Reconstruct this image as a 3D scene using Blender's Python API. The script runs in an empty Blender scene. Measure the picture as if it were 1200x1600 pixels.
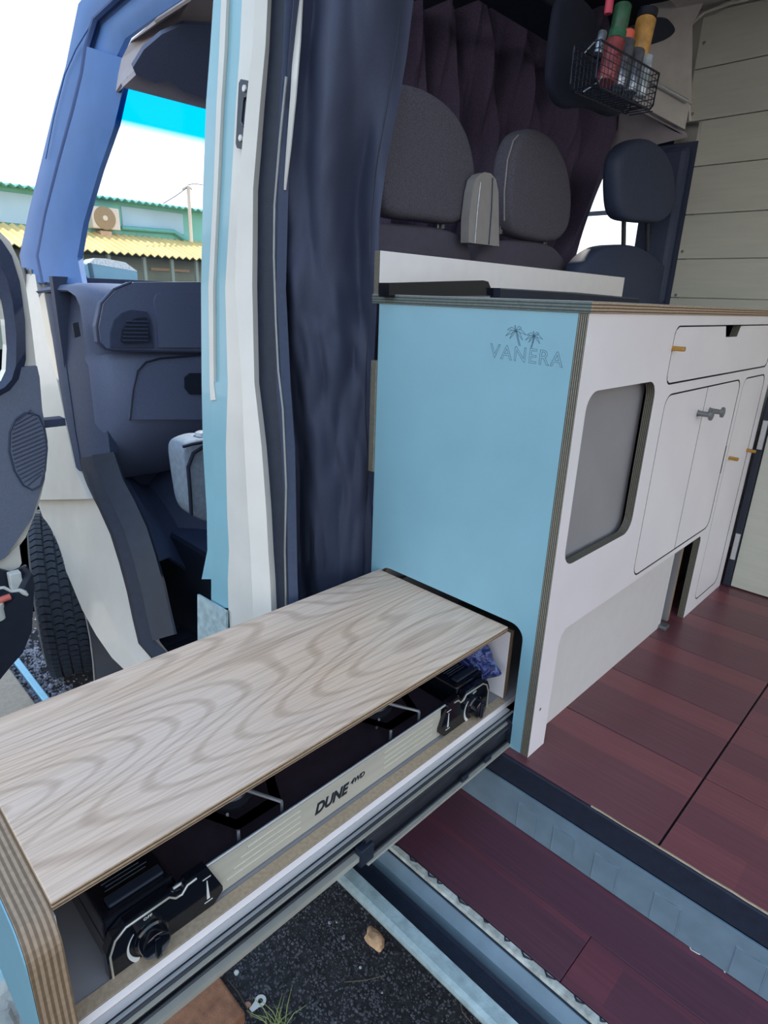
import bpy, bmesh, math, random
from mathutils import Vector, Matrix, noise
from mathutils.geometry import tessellate_polygon
random.seed(7)
sc = bpy.context.scene
COL = sc.collection
PI = math.pi

# ------------------------------------------------------------------ camera
# world axes: +X to the van's rear, +Y across the van inwards, +Z up; origin = floor corner of the kitchen cabinet
R_ = ((0.711446, 0.70187449, 0.0348826), (0.25617606, -0.21280748, -0.942914), (-0.654384, 0.67976848, -0.33120447))
FPX = 954.43
CAM = Vector((0.47741006, -0.9434478, 0.87269336))
cd = bpy.data.cameras.new('camera'); cam = bpy.data.objects.new('camera', cd); COL.objects.link(cam)
cd.sensor_fit = 'HORIZONTAL'; cd.sensor_width = 36; cd.lens = FPX / 1200 * 36; cd.clip_start = 0.02; cd.clip_end = 500
m3 = Matrix((R_[0], [-v for v in R_[1]], [-v for v in R_[2]])).transposed()
cam.matrix_world = Matrix.Translation(CAM) @ m3.to_4x4()
sc.camera = cam

# ------------------------------------------------------------------ world, sun, exposure
w = bpy.data.worlds.new('sky'); sc.world = w; w.use_nodes = True
nt = w.node_tree; nt.nodes.clear()
wo = nt.nodes.new('ShaderNodeOutputWorld'); bg = nt.nodes.new('ShaderNodeBackground')
tc = nt.nodes.new('ShaderNodeTexCoord'); sx = nt.nodes.new('ShaderNodeSeparateXYZ'); rp = nt.nodes.new('ShaderNodeValToRGB')
nt.links.new(tc.outputs['Generated'], sx.inputs[0]); nt.links.new(sx.outputs['Z'], rp.inputs[0])
nt.links.new(rp.outputs[0], bg.inputs[0]); nt.links.new(bg.outputs[0], wo.inputs[0])
e = rp.color_ramp.elements
e[0].position = 0.0; e[0].color = (0.98, 0.95, 0.94, 1)
e[1].position = 1.0; e[1].color = (0.38, 0.53, 0.80, 1)
for p, c in ((0.22, (0.92, 0.92, 0.93, 1)), (0.38, (0.47, 0.66, 0.84, 1)), (0.6, (0.43, 0.59, 0.82, 1))):
    x = e.new(p); x.color = c
bg.inputs[1].default_value = 1.25
sl = bpy.data.lights.new('sun', 'SUN'); so = bpy.data.objects.new('sun', sl); COL.objects.link(so)
sl.energy = 4.2; sl.angle = math.radians(1.0); sl.color = (1, 0.93, 0.82)
sun_dir = Vector((-0.25, 0.80, 0.85)).normalized()          # towards the sun: high, on the driver's side
so.rotation_euler = sun_dir.to_track_quat('Z', 'Y').to_euler()
sc.view_settings.view_transform = 'Standard'; sc.view_settings.look = 'None'
sc.view_settings.gamma = 1; sc.view_settings.use_curve_mapping = False
sc.view_settings.exposure = 0.82

# ------------------------------------------------------------------ measuring helpers: picture point -> world point on a plane
def ray(x, y):
    c = Vector(((x - 600) / FPX, (y - 800) / FPX, 1.0))
    return Vector([sum(R_[k][i] * c[k] for k in range(3)) for i in range(3)])
def P(ax, val, x, y):
    r = ray(x, y); return CAM + r * ((val - CAM[ax]) / r[ax])
def PP(n, d, x, y):
    n = Vector(n); r = ray(x, y); return CAM + r * ((d - n.dot(CAM)) / n.dot(r))
SIDE = ((0, 1, -.13), -.28)                                  # the leaning outer side of the van

# ------------------------------------------------------------------ materials
MATS = {}
def newmat(name):
    m = bpy.data.materials.new(name); m.use_nodes = True
    n = m.node_tree.nodes; n.clear()
    o = n.new('ShaderNodeOutputMaterial'); b = n.new('ShaderNodeBsdfPrincipled')
    m.node_tree.links.new(b.outputs[0], o.inputs[0]); MATS[name] = m
    return m, n, m.node_tree.links, b
def S(c):
    f = lambda v: (v / 255 / 12.92) if v / 255 <= .04045 else ((v / 255 + .055) / 1.055) ** 2.4
    return (f(c[0]), f(c[1]), f(c[2]), 1)
def mat(name, col, rough=.5, metal=0, var=.12, scale=30, bump=0, bscale=None, stretch=(1, 1, 1), spec=.5, coat=0):
    m, n, L, b = newmat(name)
    c = S(col)
    t = n.new('ShaderNodeTexCoord'); mp = n.new('ShaderNodeMapping'); mp.inputs['Scale'].default_value = stretch
    L.new(t.outputs['Object'], mp.inputs[0])
    no = n.new('ShaderNodeTexNoise'); no.inputs['Scale'].default_value = scale; no.inputs['Detail'].default_value = 5
    L.new(mp.outputs[0], no.inputs[0])
    r = n.new('ShaderNodeValToRGB'); L.new(no.outputs[0], r.inputs[0])
    r.color_ramp.elements[0].position = .3; r.color_ramp.elements[1].position = .7
    r.color_ramp.elements[0].color = (c[0] * (1 - var), c[1] * (1 - var), c[2] * (1 - var), 1)
    r.color_ramp.elements[1].color = tuple(min(1, v * (1 + var)) for v in c[:3]) + (1,)
    L.new(r.outputs[0], b.inputs['Base Color'])
    b.inputs['Roughness'].default_value = rough; b.inputs['Metallic'].default_value = metal
    b.inputs['Specular IOR Level'].default_value = spec; b.inputs['Coat Weight'].default_value = coat
    if bump:
        n2 = n.new('ShaderNodeTexNoise'); n2.inputs['Scale'].default_value = bscale or scale * 6; L.new(mp.outputs[0], n2.inputs[0])
        bp = n.new('ShaderNodeBump'); bp.inputs['Strength'].default_value = bump; bp.inputs['Distance'].default_value = .002
        L.new(n2.outputs[0], bp.inputs['Height']); L.new(bp.outputs[0], b.inputs['Normal'])
    return m
def plymat(name, axis, dark, light, per=.0036):
    """plywood edge: veneers in alternating tone across the sheet thickness"""
    m, n, L, b = newmat(name)
    t = n.new('ShaderNodeTexCoord'); s = n.new('ShaderNodeSeparateXYZ'); L.new(t.outputs['Object'], s.inputs[0])
    no = n.new('ShaderNodeTexNoise'); no.inputs['Scale'].default_value = 9; L.new(t.outputs['Object'], no.inputs[0])
    a = n.new('ShaderNodeMath'); a.operation = 'MULTIPLY_ADD'; a.inputs[1].default_value = .0012; L.new(no.outputs[0], a.inputs[0]); L.new(s.outputs[axis], a.inputs[2])
    d = n.new('ShaderNodeMath'); d.operation = 'MULTIPLY'; d.inputs[1].default_value = 2 * PI / per; L.new(a.outputs[0], d.inputs[0])
    si = n.new('ShaderNodeMath'); si.operation = 'SINE'; L.new(d.outputs[0], si.inputs[0])
    mr = n.new('ShaderNodeMapRange'); mr.inputs[1].default_value = -1; mr.inputs[2].default_value = 1; L.new(si.outputs[0], mr.inputs[0])
    r = n.new('ShaderNodeValToRGB'); L.new(mr.outputs[0], r.inputs[0])
    r.color_ramp.elements[0].position = .35; r.color_ramp.elements[0].color = S(dark)
    r.color_ramp.elements[1].position = .65; r.color_ramp.elements[1].color = S(light)
    n3 = n.new('ShaderNodeTexNoise'); n3.inputs['Scale'].default_value = 160; n3.inputs['Detail'].default_value = 4; L.new(t.outputs['Object'], n3.inputs[0])
    mx = n.new('ShaderNodeMix'); mx.data_type = 'RGBA'; mx.blend_type = 'MULTIPLY'; mx.inputs[0].default_value = .5
    L.new(r.outputs[0], mx.inputs[6]); L.new(n3.outputs[0], mx.inputs[7]); L.new(mx.outputs[2], b.inputs['Base Color'])
    b.inputs['Roughness'].default_value = .65
    return m
plymat('ply_x', 'X', (58, 52, 44), (152, 146, 128)); plymat('ply_y', 'Y', (136, 110, 84), (188, 160, 130), .0062); plymat('ply_z', 'Z', (120, 92, 70), (208, 182, 150), .005)
plymat('ply_shade_z', 'Z', (62, 74, 72), (120, 130, 122), .005)
mat('teal_laminate', (130, 174, 188), .42, var=.035, scale=9, bump=.06, bscale=900)
mat('white_laminate', (240, 232, 230), .38, var=.03, scale=6, bump=.03, bscale=700)
mat('white_board', (242, 238, 234), .45, var=.02)
mat('kick_shaded_white', (222, 216, 210), .45, var=.02); mat('shaded_grey', (150, 146, 146), .6, var=.05, scale=8)
mat('charcoal', (28, 36, 50), .5, var=.15); mat('black_gloss', (12, 15, 24), .12, var=.1, coat=.3); mat('black_rubber', (26, 34, 50), .6, var=.2, scale=60, bump=.3)
mat('navy_cloth', (58, 64, 84), .62, var=.08, scale=300, bump=.25, bscale=900, spec=.35)
mat('brown_curtain', (88, 78, 98), .95, var=.22, scale=260, bump=.4, bscale=700, spec=.1)
mat('seat_fabric', (92, 89, 98), .95, var=.28, scale=320, bump=.4, bscale=700, spec=.15)
mat('seat_back', (88, 84, 96), .8, var=.06, scale=60, spec=.2)
mat('grey_plastic', (150, 146, 142), .5, var=.05); mat('dash_plastic', (88, 98, 124), .6, var=.08, scale=220, bump=.15)
mat('dark_plastic', (52, 62, 86), .6, var=.12, scale=90); mat('pillar_seal', (58, 86, 136), .6, var=.08); mat('pillar_haze_blue', (72, 116, 174), .55, var=.06, scale=14)  # pillar trim is really dark; blue lens haze is put into its colour
mat('door_card', (104, 112, 130), .65, var=.08, scale=160, bump=.2)
mat('cream_paint', (216, 211, 200), .35, var=.04, scale=12, coat=.2); mat('teal_paint', (134, 180, 190), .35, var=.04, scale=10, coat=.25)
mat('teal_metal', (110, 130, 142), .5, var=.12, scale=22, bump=.15)
mat('pale_teal_metal', (166, 184, 184), .5, var=.22, scale=50, bump=.25)
mat('worn_white', (182, 184, 174), .6, var=.35, scale=70, bump=.3)
mat('wall_panel', (192, 191, 176), .6, var=.04, scale=20, bump=.12, bscale=300, stretch=(.4, 4, 4))
mat('ceiling_lining', (204, 198, 190), .8, var=.06); mat('header_trim', (170, 162, 164), .7, var=.06)
mat('steel', (196, 196, 196), .35, .45, var=.08, scale=120, stretch=(1, .05, 1)); mat('dark_steel', (66, 68, 76), .35, .5, var=.1)
mat('pale_steel', (222, 216, 200), .4, .6, var=.06)
mat('brass', (186, 140, 66), .4, .7, var=.1); mat('zinc', (132, 134, 134), .45, .8, var=.1)
mat('aluminium', (196, 190, 174), .5, .15, var=.05, scale=90, stretch=(1, .1, 1))
mat('stove_brown', (70, 58, 68), .3, .3, var=.12); mat('cast_grey', (160, 162, 166), .5, .5, var=.15)
mat('print_white', (215, 215, 210), .6, var=.02); mat('print_black', (26, 32, 44), .5, var=.02); mat('print_grey', (92, 98, 106), .5, var=.02)
mat('print_teal', (58, 96, 112), .6, var=.02)
mat('tyre', (46, 54, 66), .75, var=.25, scale=60, bump=.3); mat('tyre_side', (66, 72, 78), .8, var=.15)
mat('rock_tan', (206, 166, 128), .85, var=.35, scale=40, bump=.5); mat('paver_brown', (150, 102, 74), .85, var=.28, scale=45, bump=.5)
mat('paver_pale', (178, 164, 146), .9, var=.12, scale=60, bump=.4); mat('stone_grey', (160, 160, 152), .85, var=.2, scale=30, bump=.4)
mat('gravel_dark', (84, 84, 88), .8, var=.5, scale=25); mat('gravel_pale', (140, 140, 150), .8, var=.5, scale=30)
mat('grass', (140, 150, 90), .7, var=.2); mat('twig', (110, 96, 82), .8); mat('litter_white', (222, 222, 214), .5, var=.05)
mat('petal_pink', (206, 150, 120), .7); mat('bar_blue', (150, 200, 220), .4, .3, var=.05)
mat('building_teal', (124, 190, 178), .8, var=.08, scale=1.2); mat('building_blue', (168, 196, 214), .8, var=.08, scale=.8)
mat('building_grey', (150, 160, 146), .85, var=.12, scale=1.5); mat('roof_yellow', (232, 200, 130), .6, var=.18, scale=1.0)
mat('roof_teal', (96, 168, 160), .6, var=.08); mat('ac_white', (214, 200, 186), .5, var=.04); mat('ac_grille', (150, 128, 96), .6)
mat('wood_pale', (214, 180, 150), .7); mat('crate_blue', (126, 170, 190), .5, var=.1, scale=4); mat('crate_dark', (60, 92, 112), .5)
mat('ground_mix', (64, 66, 70), .95, var=.35, scale=60, bump=.8, bscale=220)
mat('basket_wire', (44, 50, 64), .4, .6); mat('can_red', (150, 70, 74), .35, .2, var=.4, scale=60); mat('can_silver', (150, 158, 170), .25, .8, var=.4, scale=40)
mat('can_green', (54, 104, 78), .4, var=.3, scale=50); mat('orange_red', (226, 104, 84), .45, var=.05); mat('yellow_label', (206, 156, 84), .5, var=.3, scale=50)
mat('clear_pale', (190, 200, 206), .2, .2, var=.3, scale=60); mat('pink', (206, 70, 96), .5)
mat('bag_grey', (128, 142, 156), .7, var=.15, scale=60); mat('red_item', (214, 110, 96), .5); mat('black_cloth', (22, 28, 46), .9, var=.2)
mat('grille', (70, 76, 88), .6, var=.1)

def special():
    # walnut-look lid: stretched grain along Y with cathedral figure
    m, n, L, b = newmat('lid_wood')
    t = n.new('ShaderNodeTexCoord'); mp = n.new('ShaderNodeMapping'); mp.inputs['Scale'].default_value = (1, .12, 1); L.new(t.outputs['Object'], mp.inputs[0])
    n1 = n.new('ShaderNodeTexNoise'); n1.inputs['Scale'].default_value = 5; n1.inputs['Detail'].default_value = .6; L.new(mp.outputs[0], n1.inputs[0])
    mu = n.new('ShaderNodeMath'); mu.operation = 'MULTIPLY'; mu.inputs[1].default_value = 240; L.new(n1.outputs[0], mu.inputs[0])
    si = n.new('ShaderNodeMath'); si.operation = 'SINE'; L.new(mu.outputs[0], si.inputs[0])
    m2 = n.new('ShaderNodeMapping'); m2.inputs['Scale'].default_value = (260, 7, 60); L.new(t.outputs['Object'], m2.inputs[0])
    n2 = n.new('ShaderNodeTexNoise'); n2.inputs['Scale'].default_value = 1; n2.inputs['Detail'].default_value = 4; L.new(m2.outputs[0], n2.inputs[0])
    m4 = n.new('ShaderNodeMapping'); m4.inputs['Scale'].default_value = (3, 1.2, 3); L.new(t.outputs['Object'], m4.inputs[0])
    n4 = n.new('ShaderNodeTexNoise'); n4.inputs['Scale'].default_value = 2; L.new(m4.outputs[0], n4.inputs[0])
    r = n.new('ShaderNodeValToRGB'); mr = n.new('ShaderNodeMapRange'); mr.inputs[1].default_value = -1; L.new(si.outputs[0], mr.inputs[0]); L.new(mr.outputs[0], r.inputs[0])
    r.color_ramp.elements[0].position = 0; r.color_ramp.elements[0].color = S((202, 174, 150)); r.color_ramp.elements[1].position = .34; r.color_ramp.elements[1].color = S((224, 196, 172))
    mx = n.new('ShaderNodeMix'); mx.data_type = 'RGBA'; mx.blend_type = 'MULTIPLY'; mx.inputs[0].default_value = .8
    r2 = n.new('ShaderNodeValToRGB'); L.new(n2.outputs[0], r2.inputs[0]); r2.color_ramp.elements[0].position = .3; r2.color_ramp.elements[0].color = (.70, .66, .62, 1); r2.color_ramp.elements[1].position = .58; r2.color_ramp.elements[1].color = (1, 1, 1, 1)
    L.new(r.outputs[0], mx.inputs[6]); L.new(r2.outputs[0], mx.inputs[7])
    m5 = n.new('ShaderNodeMix'); m5.data_type = 'RGBA'; m5.blend_type = 'MULTIPLY'; m5.inputs[0].default_value = .7
    r3 = n.new('ShaderNodeValToRGB'); L.new(n4.outputs[0], r3.inputs[0]); r3.color_ramp.elements[0].position = .35; r3.color_ramp.elements[0].color = (1, .9, .8, 1); r3.color_ramp.elements[1].position = .65; r3.color_ramp.elements[1].color = (.97, .96, .98, 1)
    L.new(mx.outputs[2], m5.inputs[6]); L.new(r3.outputs[0], m5.inputs[7]); L.new(m5.outputs[2], b.inputs['Base Color'])
    b.inputs['Roughness'].default_value = .42
    # red laminate board, three printed strips of varied tone per board
    for nm, lo, hi in (('floor_red', (108, 64, 70), (144, 80, 82)), ('step_red', (92, 54, 66), (116, 60, 70))):
        m, n, L, b = newmat(nm)
        t = n.new('ShaderNodeTexCoord'); oi = n.new('ShaderNodeObjectInfo')
        br = n.new('ShaderNodeTexBrick'); br.inputs['Scale'].default_value = 1; br.inputs['Brick Width'].default_value = .34; br.inputs['Row Height'].default_value = .0752
        br.inputs['Mortar Size'].default_value = 0; br.offset = .37; br.inputs['Color1'].default_value = (0, 0, 0, 1); br.inputs['Color2'].default_value = (1, 1, 1, 1); br.inputs['Bias'].default_value = 0
        va = n.new('ShaderNodeVectorMath'); va.operation = 'ADD'; va.inputs[1].default_value = (.13, .1128, 0); L.new(t.outputs['Object'], va.inputs[0]); L.new(va.outputs[0], br.inputs[0])
        r = n.new('ShaderNodeValToRGB'); r.color_ramp.elements[0].color = S(lo); r.color_ramp.elements[1].color = S(hi); L.new(br.outputs[0], r.inputs[0])
        mp = n.new('ShaderNodeMapping'); mp.inputs['Scale'].default_value = (5, 160, 1); L.new(t.outputs['Object'], mp.inputs[0])
        no = n.new('ShaderNodeTexNoise'); no.inputs['Scale'].default_value = 1; no.inputs['Detail'].default_value = 5; L.new(mp.outputs[0], no.inputs[0])
        r2 = n.new('ShaderNodeValToRGB'); r2.color_ramp.elements[0].position = .3; r2.color_ramp.elements[0].color = (.72, .72, .72, 1); r2.color_ramp.elements[1].position = .7; L.new(no.outputs[0], r2.inputs[0])
        mx = n.new('ShaderNodeMix'); mx.data_type = 'RGBA'; mx.blend_type = 'MULTIPLY'; mx.inputs[0].default_value = .8; L.new(r.outputs[0], mx.inputs[6]); L.new(r2.outputs[0], mx.inputs[7])
        L.new(mx.outputs[2], b.inputs['Base Color']); b.inputs['Roughness'].default_value = .33 if nm == 'floor_red' else .5
    # blue patterned cloth
    m, n, L, b = newmat('paisley')
    t = n.new('ShaderNodeTexCoord'); no = n.new('ShaderNodeTexNoise'); no.inputs['Scale'].default_value = 26; no.inputs['Distortion'].default_value = 2.2; L.new(t.outputs['Object'], no.inputs[0])
    r = n.new('ShaderNodeValToRGB'); L.new(no.outputs[0], r.inputs[0]); el = r.color_ramp.elements
    el[0].position = .44; el[0].color = S((24, 32, 84)); el[1].position = .5; el[1].color = S((100, 116, 170)); q = el.new(.56); q.color = S((30, 40, 96))
    L.new(r.outputs[0], b.inputs['Base Color']); b.inputs['Roughness'].default_value = .5
    # glass, clear and with the blue sun band
    for nm, col in (('glass', (.97, .99, 1, 1)), ('band_glass', (.0, .40, .86, 1)), ('band_fade', (.45, .8, 1, 1))):
        m = bpy.data.materials.new(nm); m.use_nodes = True; n = m.node_tree.nodes; n.clear(); L = m.node_tree.links
        o = n.new('ShaderNodeOutputMaterial'); tr = n.new('ShaderNodeBsdfTransparent'); tr.inputs[0].default_value = col
        g = n.new('ShaderNodeBsdfGlossy'); g.inputs['Roughness'].default_value = .02; mi = n.new('ShaderNodeMixShader'); mi.inputs[0].default_value = .04
        if nm == 'band_fade':
            t = n.new('ShaderNodeTexCoord'); s = n.new('ShaderNodeSeparateXYZ'); r = n.new('ShaderNodeValToRGB'); L.new(t.outputs['Generated'], s.inputs[0]); L.new(s.outputs['Z'], r.inputs[0])
            r.color_ramp.elements[0].color = (.97, .99, 1, 1); r.color_ramp.elements[1].color = (0, .40, .86, 1); L.new(r.outputs[0], tr.inputs[0])
        L.new(tr.outputs[0], mi.inputs[1]); L.new(g.outputs[0], mi.inputs[2]); L.new(mi.outputs[0], o.inputs[0]); MATS[nm] = m
    # seal with pale beads
special()

# ------------------------------------------------------------------ object helpers
WL = {}                                                       # world location of every linked object
def empty(name, label=None, cat=None, loc=(0, 0, 0), group=None, kind=None, parent=None):
    o = bpy.data.objects.new(name, None); COL.objects.link(o); o.empty_display_size = .05
    tag(o, label, cat, group, kind); loc = Vector(loc); WL[o.name] = loc
    if parent: o.parent = parent; o.location = loc - WL[parent.name]
    else: o.location = loc
    return o
def tag(o, label=None, cat=None, group=None, kind=None):
    if label: o['label'] = label
    if cat: o['category'] = cat
    if group: o['group'] = group
    if kind: o['kind'] = kind
    return o
def link(name, me, mats, parent=None, smooth=False, **kw):
    """mesh in world coordinates -> one object with its origin at the middle of its foot"""
    if isinstance(mats, str): mats = [mats]
    for m in mats: me.materials.append(MATS[m])
    vs = [v.co for v in me.vertices]
    lo = [min(v[i] for v in vs) for i in range(3)]; hi = [max(v[i] for v in vs) for i in range(3)]
    c = Vector(((lo[0] + hi[0]) / 2, (lo[1] + hi[1]) / 2, lo[2] if not parent else (lo[2] + hi[2]) / 2))
    me.transform(Matrix.Translation(-c))
    if smooth:
        for p in me.polygons: p.use_smooth = True
        try: me.set_sharp_from_angle(angle=math.radians(smooth if smooth is not True else 40))
        except Exception: pass
    me.name = name
    o = bpy.data.objects.new(name, me); COL.objects.link(o); WL[o.name] = c
    if parent: o.parent = parent; o.location = c - WL[parent.name]
    else: o.location = c
    tag(o, **kw); return o
def bmlink(name, bm, mats, parent=None, smooth=False, **kw):
    bmesh.ops.recalc_face_normals(bm, faces=bm.faces)
    me = bpy.data.meshes.new(name); bm.to_mesh(me); bm.free()
    return link(name, me, mats, parent, smooth, **kw)
def abox(bm, lo, hi, bev=0, mi=0, rot=None):
    r = bmesh.ops.create_cube(bm, size=1)
    vs = r['verts']; c = [(a + b) / 2 for a, b in zip(lo, hi)]
    M = Matrix.Translation(c)
    if rot: M = M @ rot.to_4x4()
    bmesh.ops.transform(bm, matrix=M @ Matrix.Diagonal([b - a for a, b in zip(lo, hi)] + [1]), verts=vs)
    fs = list({f for v in vs for f in v.link_faces})
    for f in fs: f.material_index = mi
    if bev:
        es = list({e_ for v in vs for e_ in v.link_edges})
        bmesh.ops.bevel(bm, geom=es, offset=bev, segments=2, affect='EDGES', profile=.5)
    return vs
def box(name, lo, hi, m, parent=None, bev=.001, rot=None, **kw):
    bm = bmesh.new(); abox(bm, lo, hi, bev, rot=rot); return bmlink(name, bm, m, parent, **kw)
def plybox(name, lo, hi, axis, face, edge, parent=None, bev=.0006, **kw):
    """sheet: 'face' material on its two big faces, plywood on the edges"""
    bm = bmesh.new(); abox(bm, lo, hi, bev)
    for f in bm.faces:
        f.normal_update(); f.material_index = 0 if abs(f.normal[axis]) > .8 else 1
    return bmlink(name, bm, [face, edge], parent, **kw)
def slab(name, outer, holes, axis, w0, w1, mats, parent=None, bev=0, **kw):
    """sheet cut from a 2-D outline with holes; axis = its normal; mats = [face, edge]"""
    ua, va = [(1, 2), (0, 2), (0, 1)][axis]
    loops = [outer] + list(holes)
    def mk(u, v, w_):
        p = [0, 0, 0]; p[ua] = u; p[va] = v; p[axis] = w_; return p
    bm = bmesh.new(); A = []; B = []
    for lp in loops:
        A.append([bm.verts.new(mk(u, v, w0)) for u, v in lp]); B.append([bm.verts.new(mk(u, v, w1)) for u, v in lp])
    tri = tessellate_polygon([[Vector((u, v, 0)) for u, v in lp] for lp in loops])
    fa = [v for l in A for v in l]; fb = [v for l in B for v in l]
    for t in tri:
        for f in (fa, fb):
            try: bm.faces.new([f[i] for i in t]).material_index = 0
            except ValueError: pass
    for a, b in zip(A, B):
        for i in range(len(a)):
            j = (i + 1) % len(a)
            try: bm.faces.new([a[i], a[j], b[j], b[i]]).material_index = 1
            except ValueError: pass
    if isinstance(mats, str): mats = [mats, mats]
    return bmlink(name, bm, mats, parent, **kw)
def rrect(u0, v0, u1, v1, r, n=6):
    rs = r if isinstance(r, (list, tuple)) else [r] * 4       # corners: (u0,v0) (u1,v0) (u1,v1) (u0,v1)
    out = []
    for (cu, cv, a0), q in zip(((u0, v0, PI), (u1, v0, 1.5 * PI), (u1, v1, 0), (u0, v1, .5 * PI)), rs):
        su = 1 if cu == u0 else -1; sv = 1 if cv == v0 else -1
        if q <= 0: out.append((cu, cv)); continue
        for i in range(n + 1):
            a = a0 + i / n * PI / 2; out.append((cu + su * q + q * math.cos(a), cv + sv * q + q * math.sin(a)))
    return out
def atube(bm, pts, r, n=8, closed=False, mi=0):
    pts = [Vector(p) for p in pts]; rs = r if isinstance(r, (list, tuple)) else [r] * len(pts)
    rings = []; N = len(pts); up = None
    for i, p in enumerate(pts):
        a = pts[i - 1] if (i > 0 or closed) else p; b = pts[(i + 1) % N] if (i < N - 1 or closed) else p
        t = (b - a)
        if t.length < 1e-9: t = Vector((0, 0, 1))
        t.normalize()
        if up is None: up = Vector((0, 0, 1)) if abs(t.z) < .9 else Vector((1, 0, 0))
        s = t.cross(up)
        if s.length < 1e-6: s = t.cross(Vector((1, .3, 0)))
        s.normalize(); up = s.cross(t).normalized()
        rings.append([bm.verts.new(p + (s * math.cos(2 * PI * k / n) + up * math.sin(2 * PI * k / n)) * rs[i]) for k in range(n)])
    for i in range(N if closed else N - 1):
        a, b = rings[i], rings[(i + 1) % N]
        for k in range(n):
            f = bm.faces.new([a[k], a[(k + 1) % n], b[(k + 1) % n], b[k]]); f.material_index = mi
    if not closed:
        bm.faces.new(rings[0][::-1]).material_index = mi; bm.faces.new(rings[-1]).material_index = mi
def tube(name, pts, r, m, parent=None, n=8, closed=False, **kw):
    bm = bmesh.new(); atube(bm, pts, r, n, closed); return bmlink(name, bm, m, parent, smooth=50, **kw)
def alathe(bm, base, axis, prof, n=20, mi=0):
    """prof = [(distance along axis, radius)]"""
    base = Vector(base); ax = Vector(axis).normalized()
    s = ax.orthogonal().normalized(); u = ax.cross(s)
    rings = [[bm.verts.new(base + ax * h + (s * math.cos(2 * PI * k / n) + u * math.sin(2 * PI * k / n)) * max(r, 1e-5)) for k in range(n)] for h, r in prof]
    for a, b in zip(rings, rings[1:]):
        for k in range(n): bm.faces.new([a[k], a[(k + 1) % n], b[(k + 1) % n], b[k]]).material_index = mi
    bm.faces.new(rings[0][::-1]).material_index = mi; bm.faces.new(rings[-1]).material_index = mi
def lathe(name, base, axis, prof, m, parent=None, n=20, **kw):
    bm = bmesh.new(); alathe(bm, base, axis, prof, n); return bmlink(name, bm, m, parent, smooth=40, **kw)
def sheet(name, rows, th, m, parent=None, smooth=True, **kw):
    """skin through rows of points, given real thickness"""
    bm = bmesh.new(); g = [[bm.verts.new(p) for p in r] for r in rows]
    for a, b in zip(g, g[1:]):
        for i in range(len(a) - 1): bm.faces.new([a[i], a[i + 1], b[i + 1], b[i]])
    bmesh.ops.recalc_face_normals(bm, faces=bm.faces)
    bmesh.ops.solidify(bm, geom=bm.faces[:], thickness=th)
    return bmlink(name, bm, m, parent, smooth=smooth, **kw)
def pillow(name, outline, axis, w0, w1, m, parent=None, inset=.12, soft=True, **kw):
    """padded slab: outline swollen in the middle of its thickness"""
    ua, va = [(1, 2), (0, 2), (0, 1)][axis]
    cu = sum(p[0] for p in outline) / len(outline); cv = sum(p[1] for p in outline) / len(outline)
    lay = [(0, .55), (.04, .8), (.16, .94), (.35, 1), (.65, 1), (.84, .94), (.96, .8), (1, .55)] if soft else [(0, 1 - inset), (.12, .99), (.2, 1), (.8, 1), (.88, .99), (1, 1 - inset)]
    # smooth outline (Chaikin)
    for _ in range(3 if soft else 2):
        q = []
        for i, p in enumerate(outline):
            n_ = outline[(i + 1) % len(outline)]
            q += [(p[0] * .78 + n_[0] * .22, p[1] * .78 + n_[1] * .22), (p[0] * .22 + n_[0] * .78, p[1] * .22 + n_[1] * .78)]
        outline = q
    bm = bmesh.new(); L = []
    for t, s in lay:
        s = 1 - (1 - s) * (inset / .45 if soft else 1)
        ring = []
        for u, v in outline:
            p = [0, 0, 0]; p[ua] = cu + (u - cu) * s; p[va] = cv + (v - cv) * s; p[axis] = w0 + (w1 - w0) * t; ring.append(bm.verts.new(p))
        L.append(ring)
    n = len(outline)
    for a, b in zip(L, L[1:]):
        for k in range(n): bm.faces.new([a[k], a[(k + 1) % n], b[(k + 1) % n], b[k]])
    bm.faces.new(L[0]); bm.faces.new(L[-1])
    return bmlink(name, bm, m, parent, smooth=60, **kw)
def px(ax, val, pts):
    """picture outline -> 2-D outline on the plane"""
    ua, va = [(1, 2), (0, 2), (0, 1)][ax]; out = []
    for x, y in pts:
        p = P(ax, val, x, y); out.append((p[ua], p[va]))
    return out
def copy_tree(o, delta, parent=None):
    c = o.copy(); COL.objects.link(c)
    if parent: c.parent = parent
    else: c.location = Vector(o.location) + Vector(delta); WL[c.name] = WL[o.name] + Vector(delta)
    for ch in [k for k in list(COL.objects) if k.parent == o]: copy_tree(ch, delta, c)
    return c
def text_mesh(body, size, extrude=.0003, shear=0, offset=0, spacing=1, outline=0):
    cu = bpy.data.curves.new('t', 'FONT'); cu.body = body; cu.size = size; cu.shear = shear; cu.space_character = spacing
    if outline: cu.fill_mode = 'NONE'; cu.bevel_depth = outline; cu.bevel_resolution = 0; cu.resolution_u = 3
    else: cu.extrude = extrude; cu.offset = offset
    o = bpy.data.objects.new('t', cu); COL.objects.link(o)
    bpy.context.view_layer.update()
    me = bpy.data.meshes.new_from_object(o.evaluated_get(bpy.context.evaluated_depsgraph_get()))
    bpy.data.objects.remove(o); me.materials.clear(); return me
def put_text(name, me, origin, xdir, ydir, width, height, m, parent=None, **kw):
    xs = [v.co.x for v in me.vertices]; ys = [v.co.y for v in me.vertices]
    sx_ = width / (max(xs) - min(xs)); sy_ = height / (max(ys) - min(ys)); X0 = min(xs); Y0 = min(ys)
    xd = Vector(xdir); yd = Vector(ydir); zd = xd.cross(yd).normalized()
    for v in me.vertices:
        x, y, z = v.co; v.co = Vector(origin) + xd * (x - X0) * sx_ + yd * (y - Y0) * sy_ + zd * z
    return link(name, me, m, parent, **kw)

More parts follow.
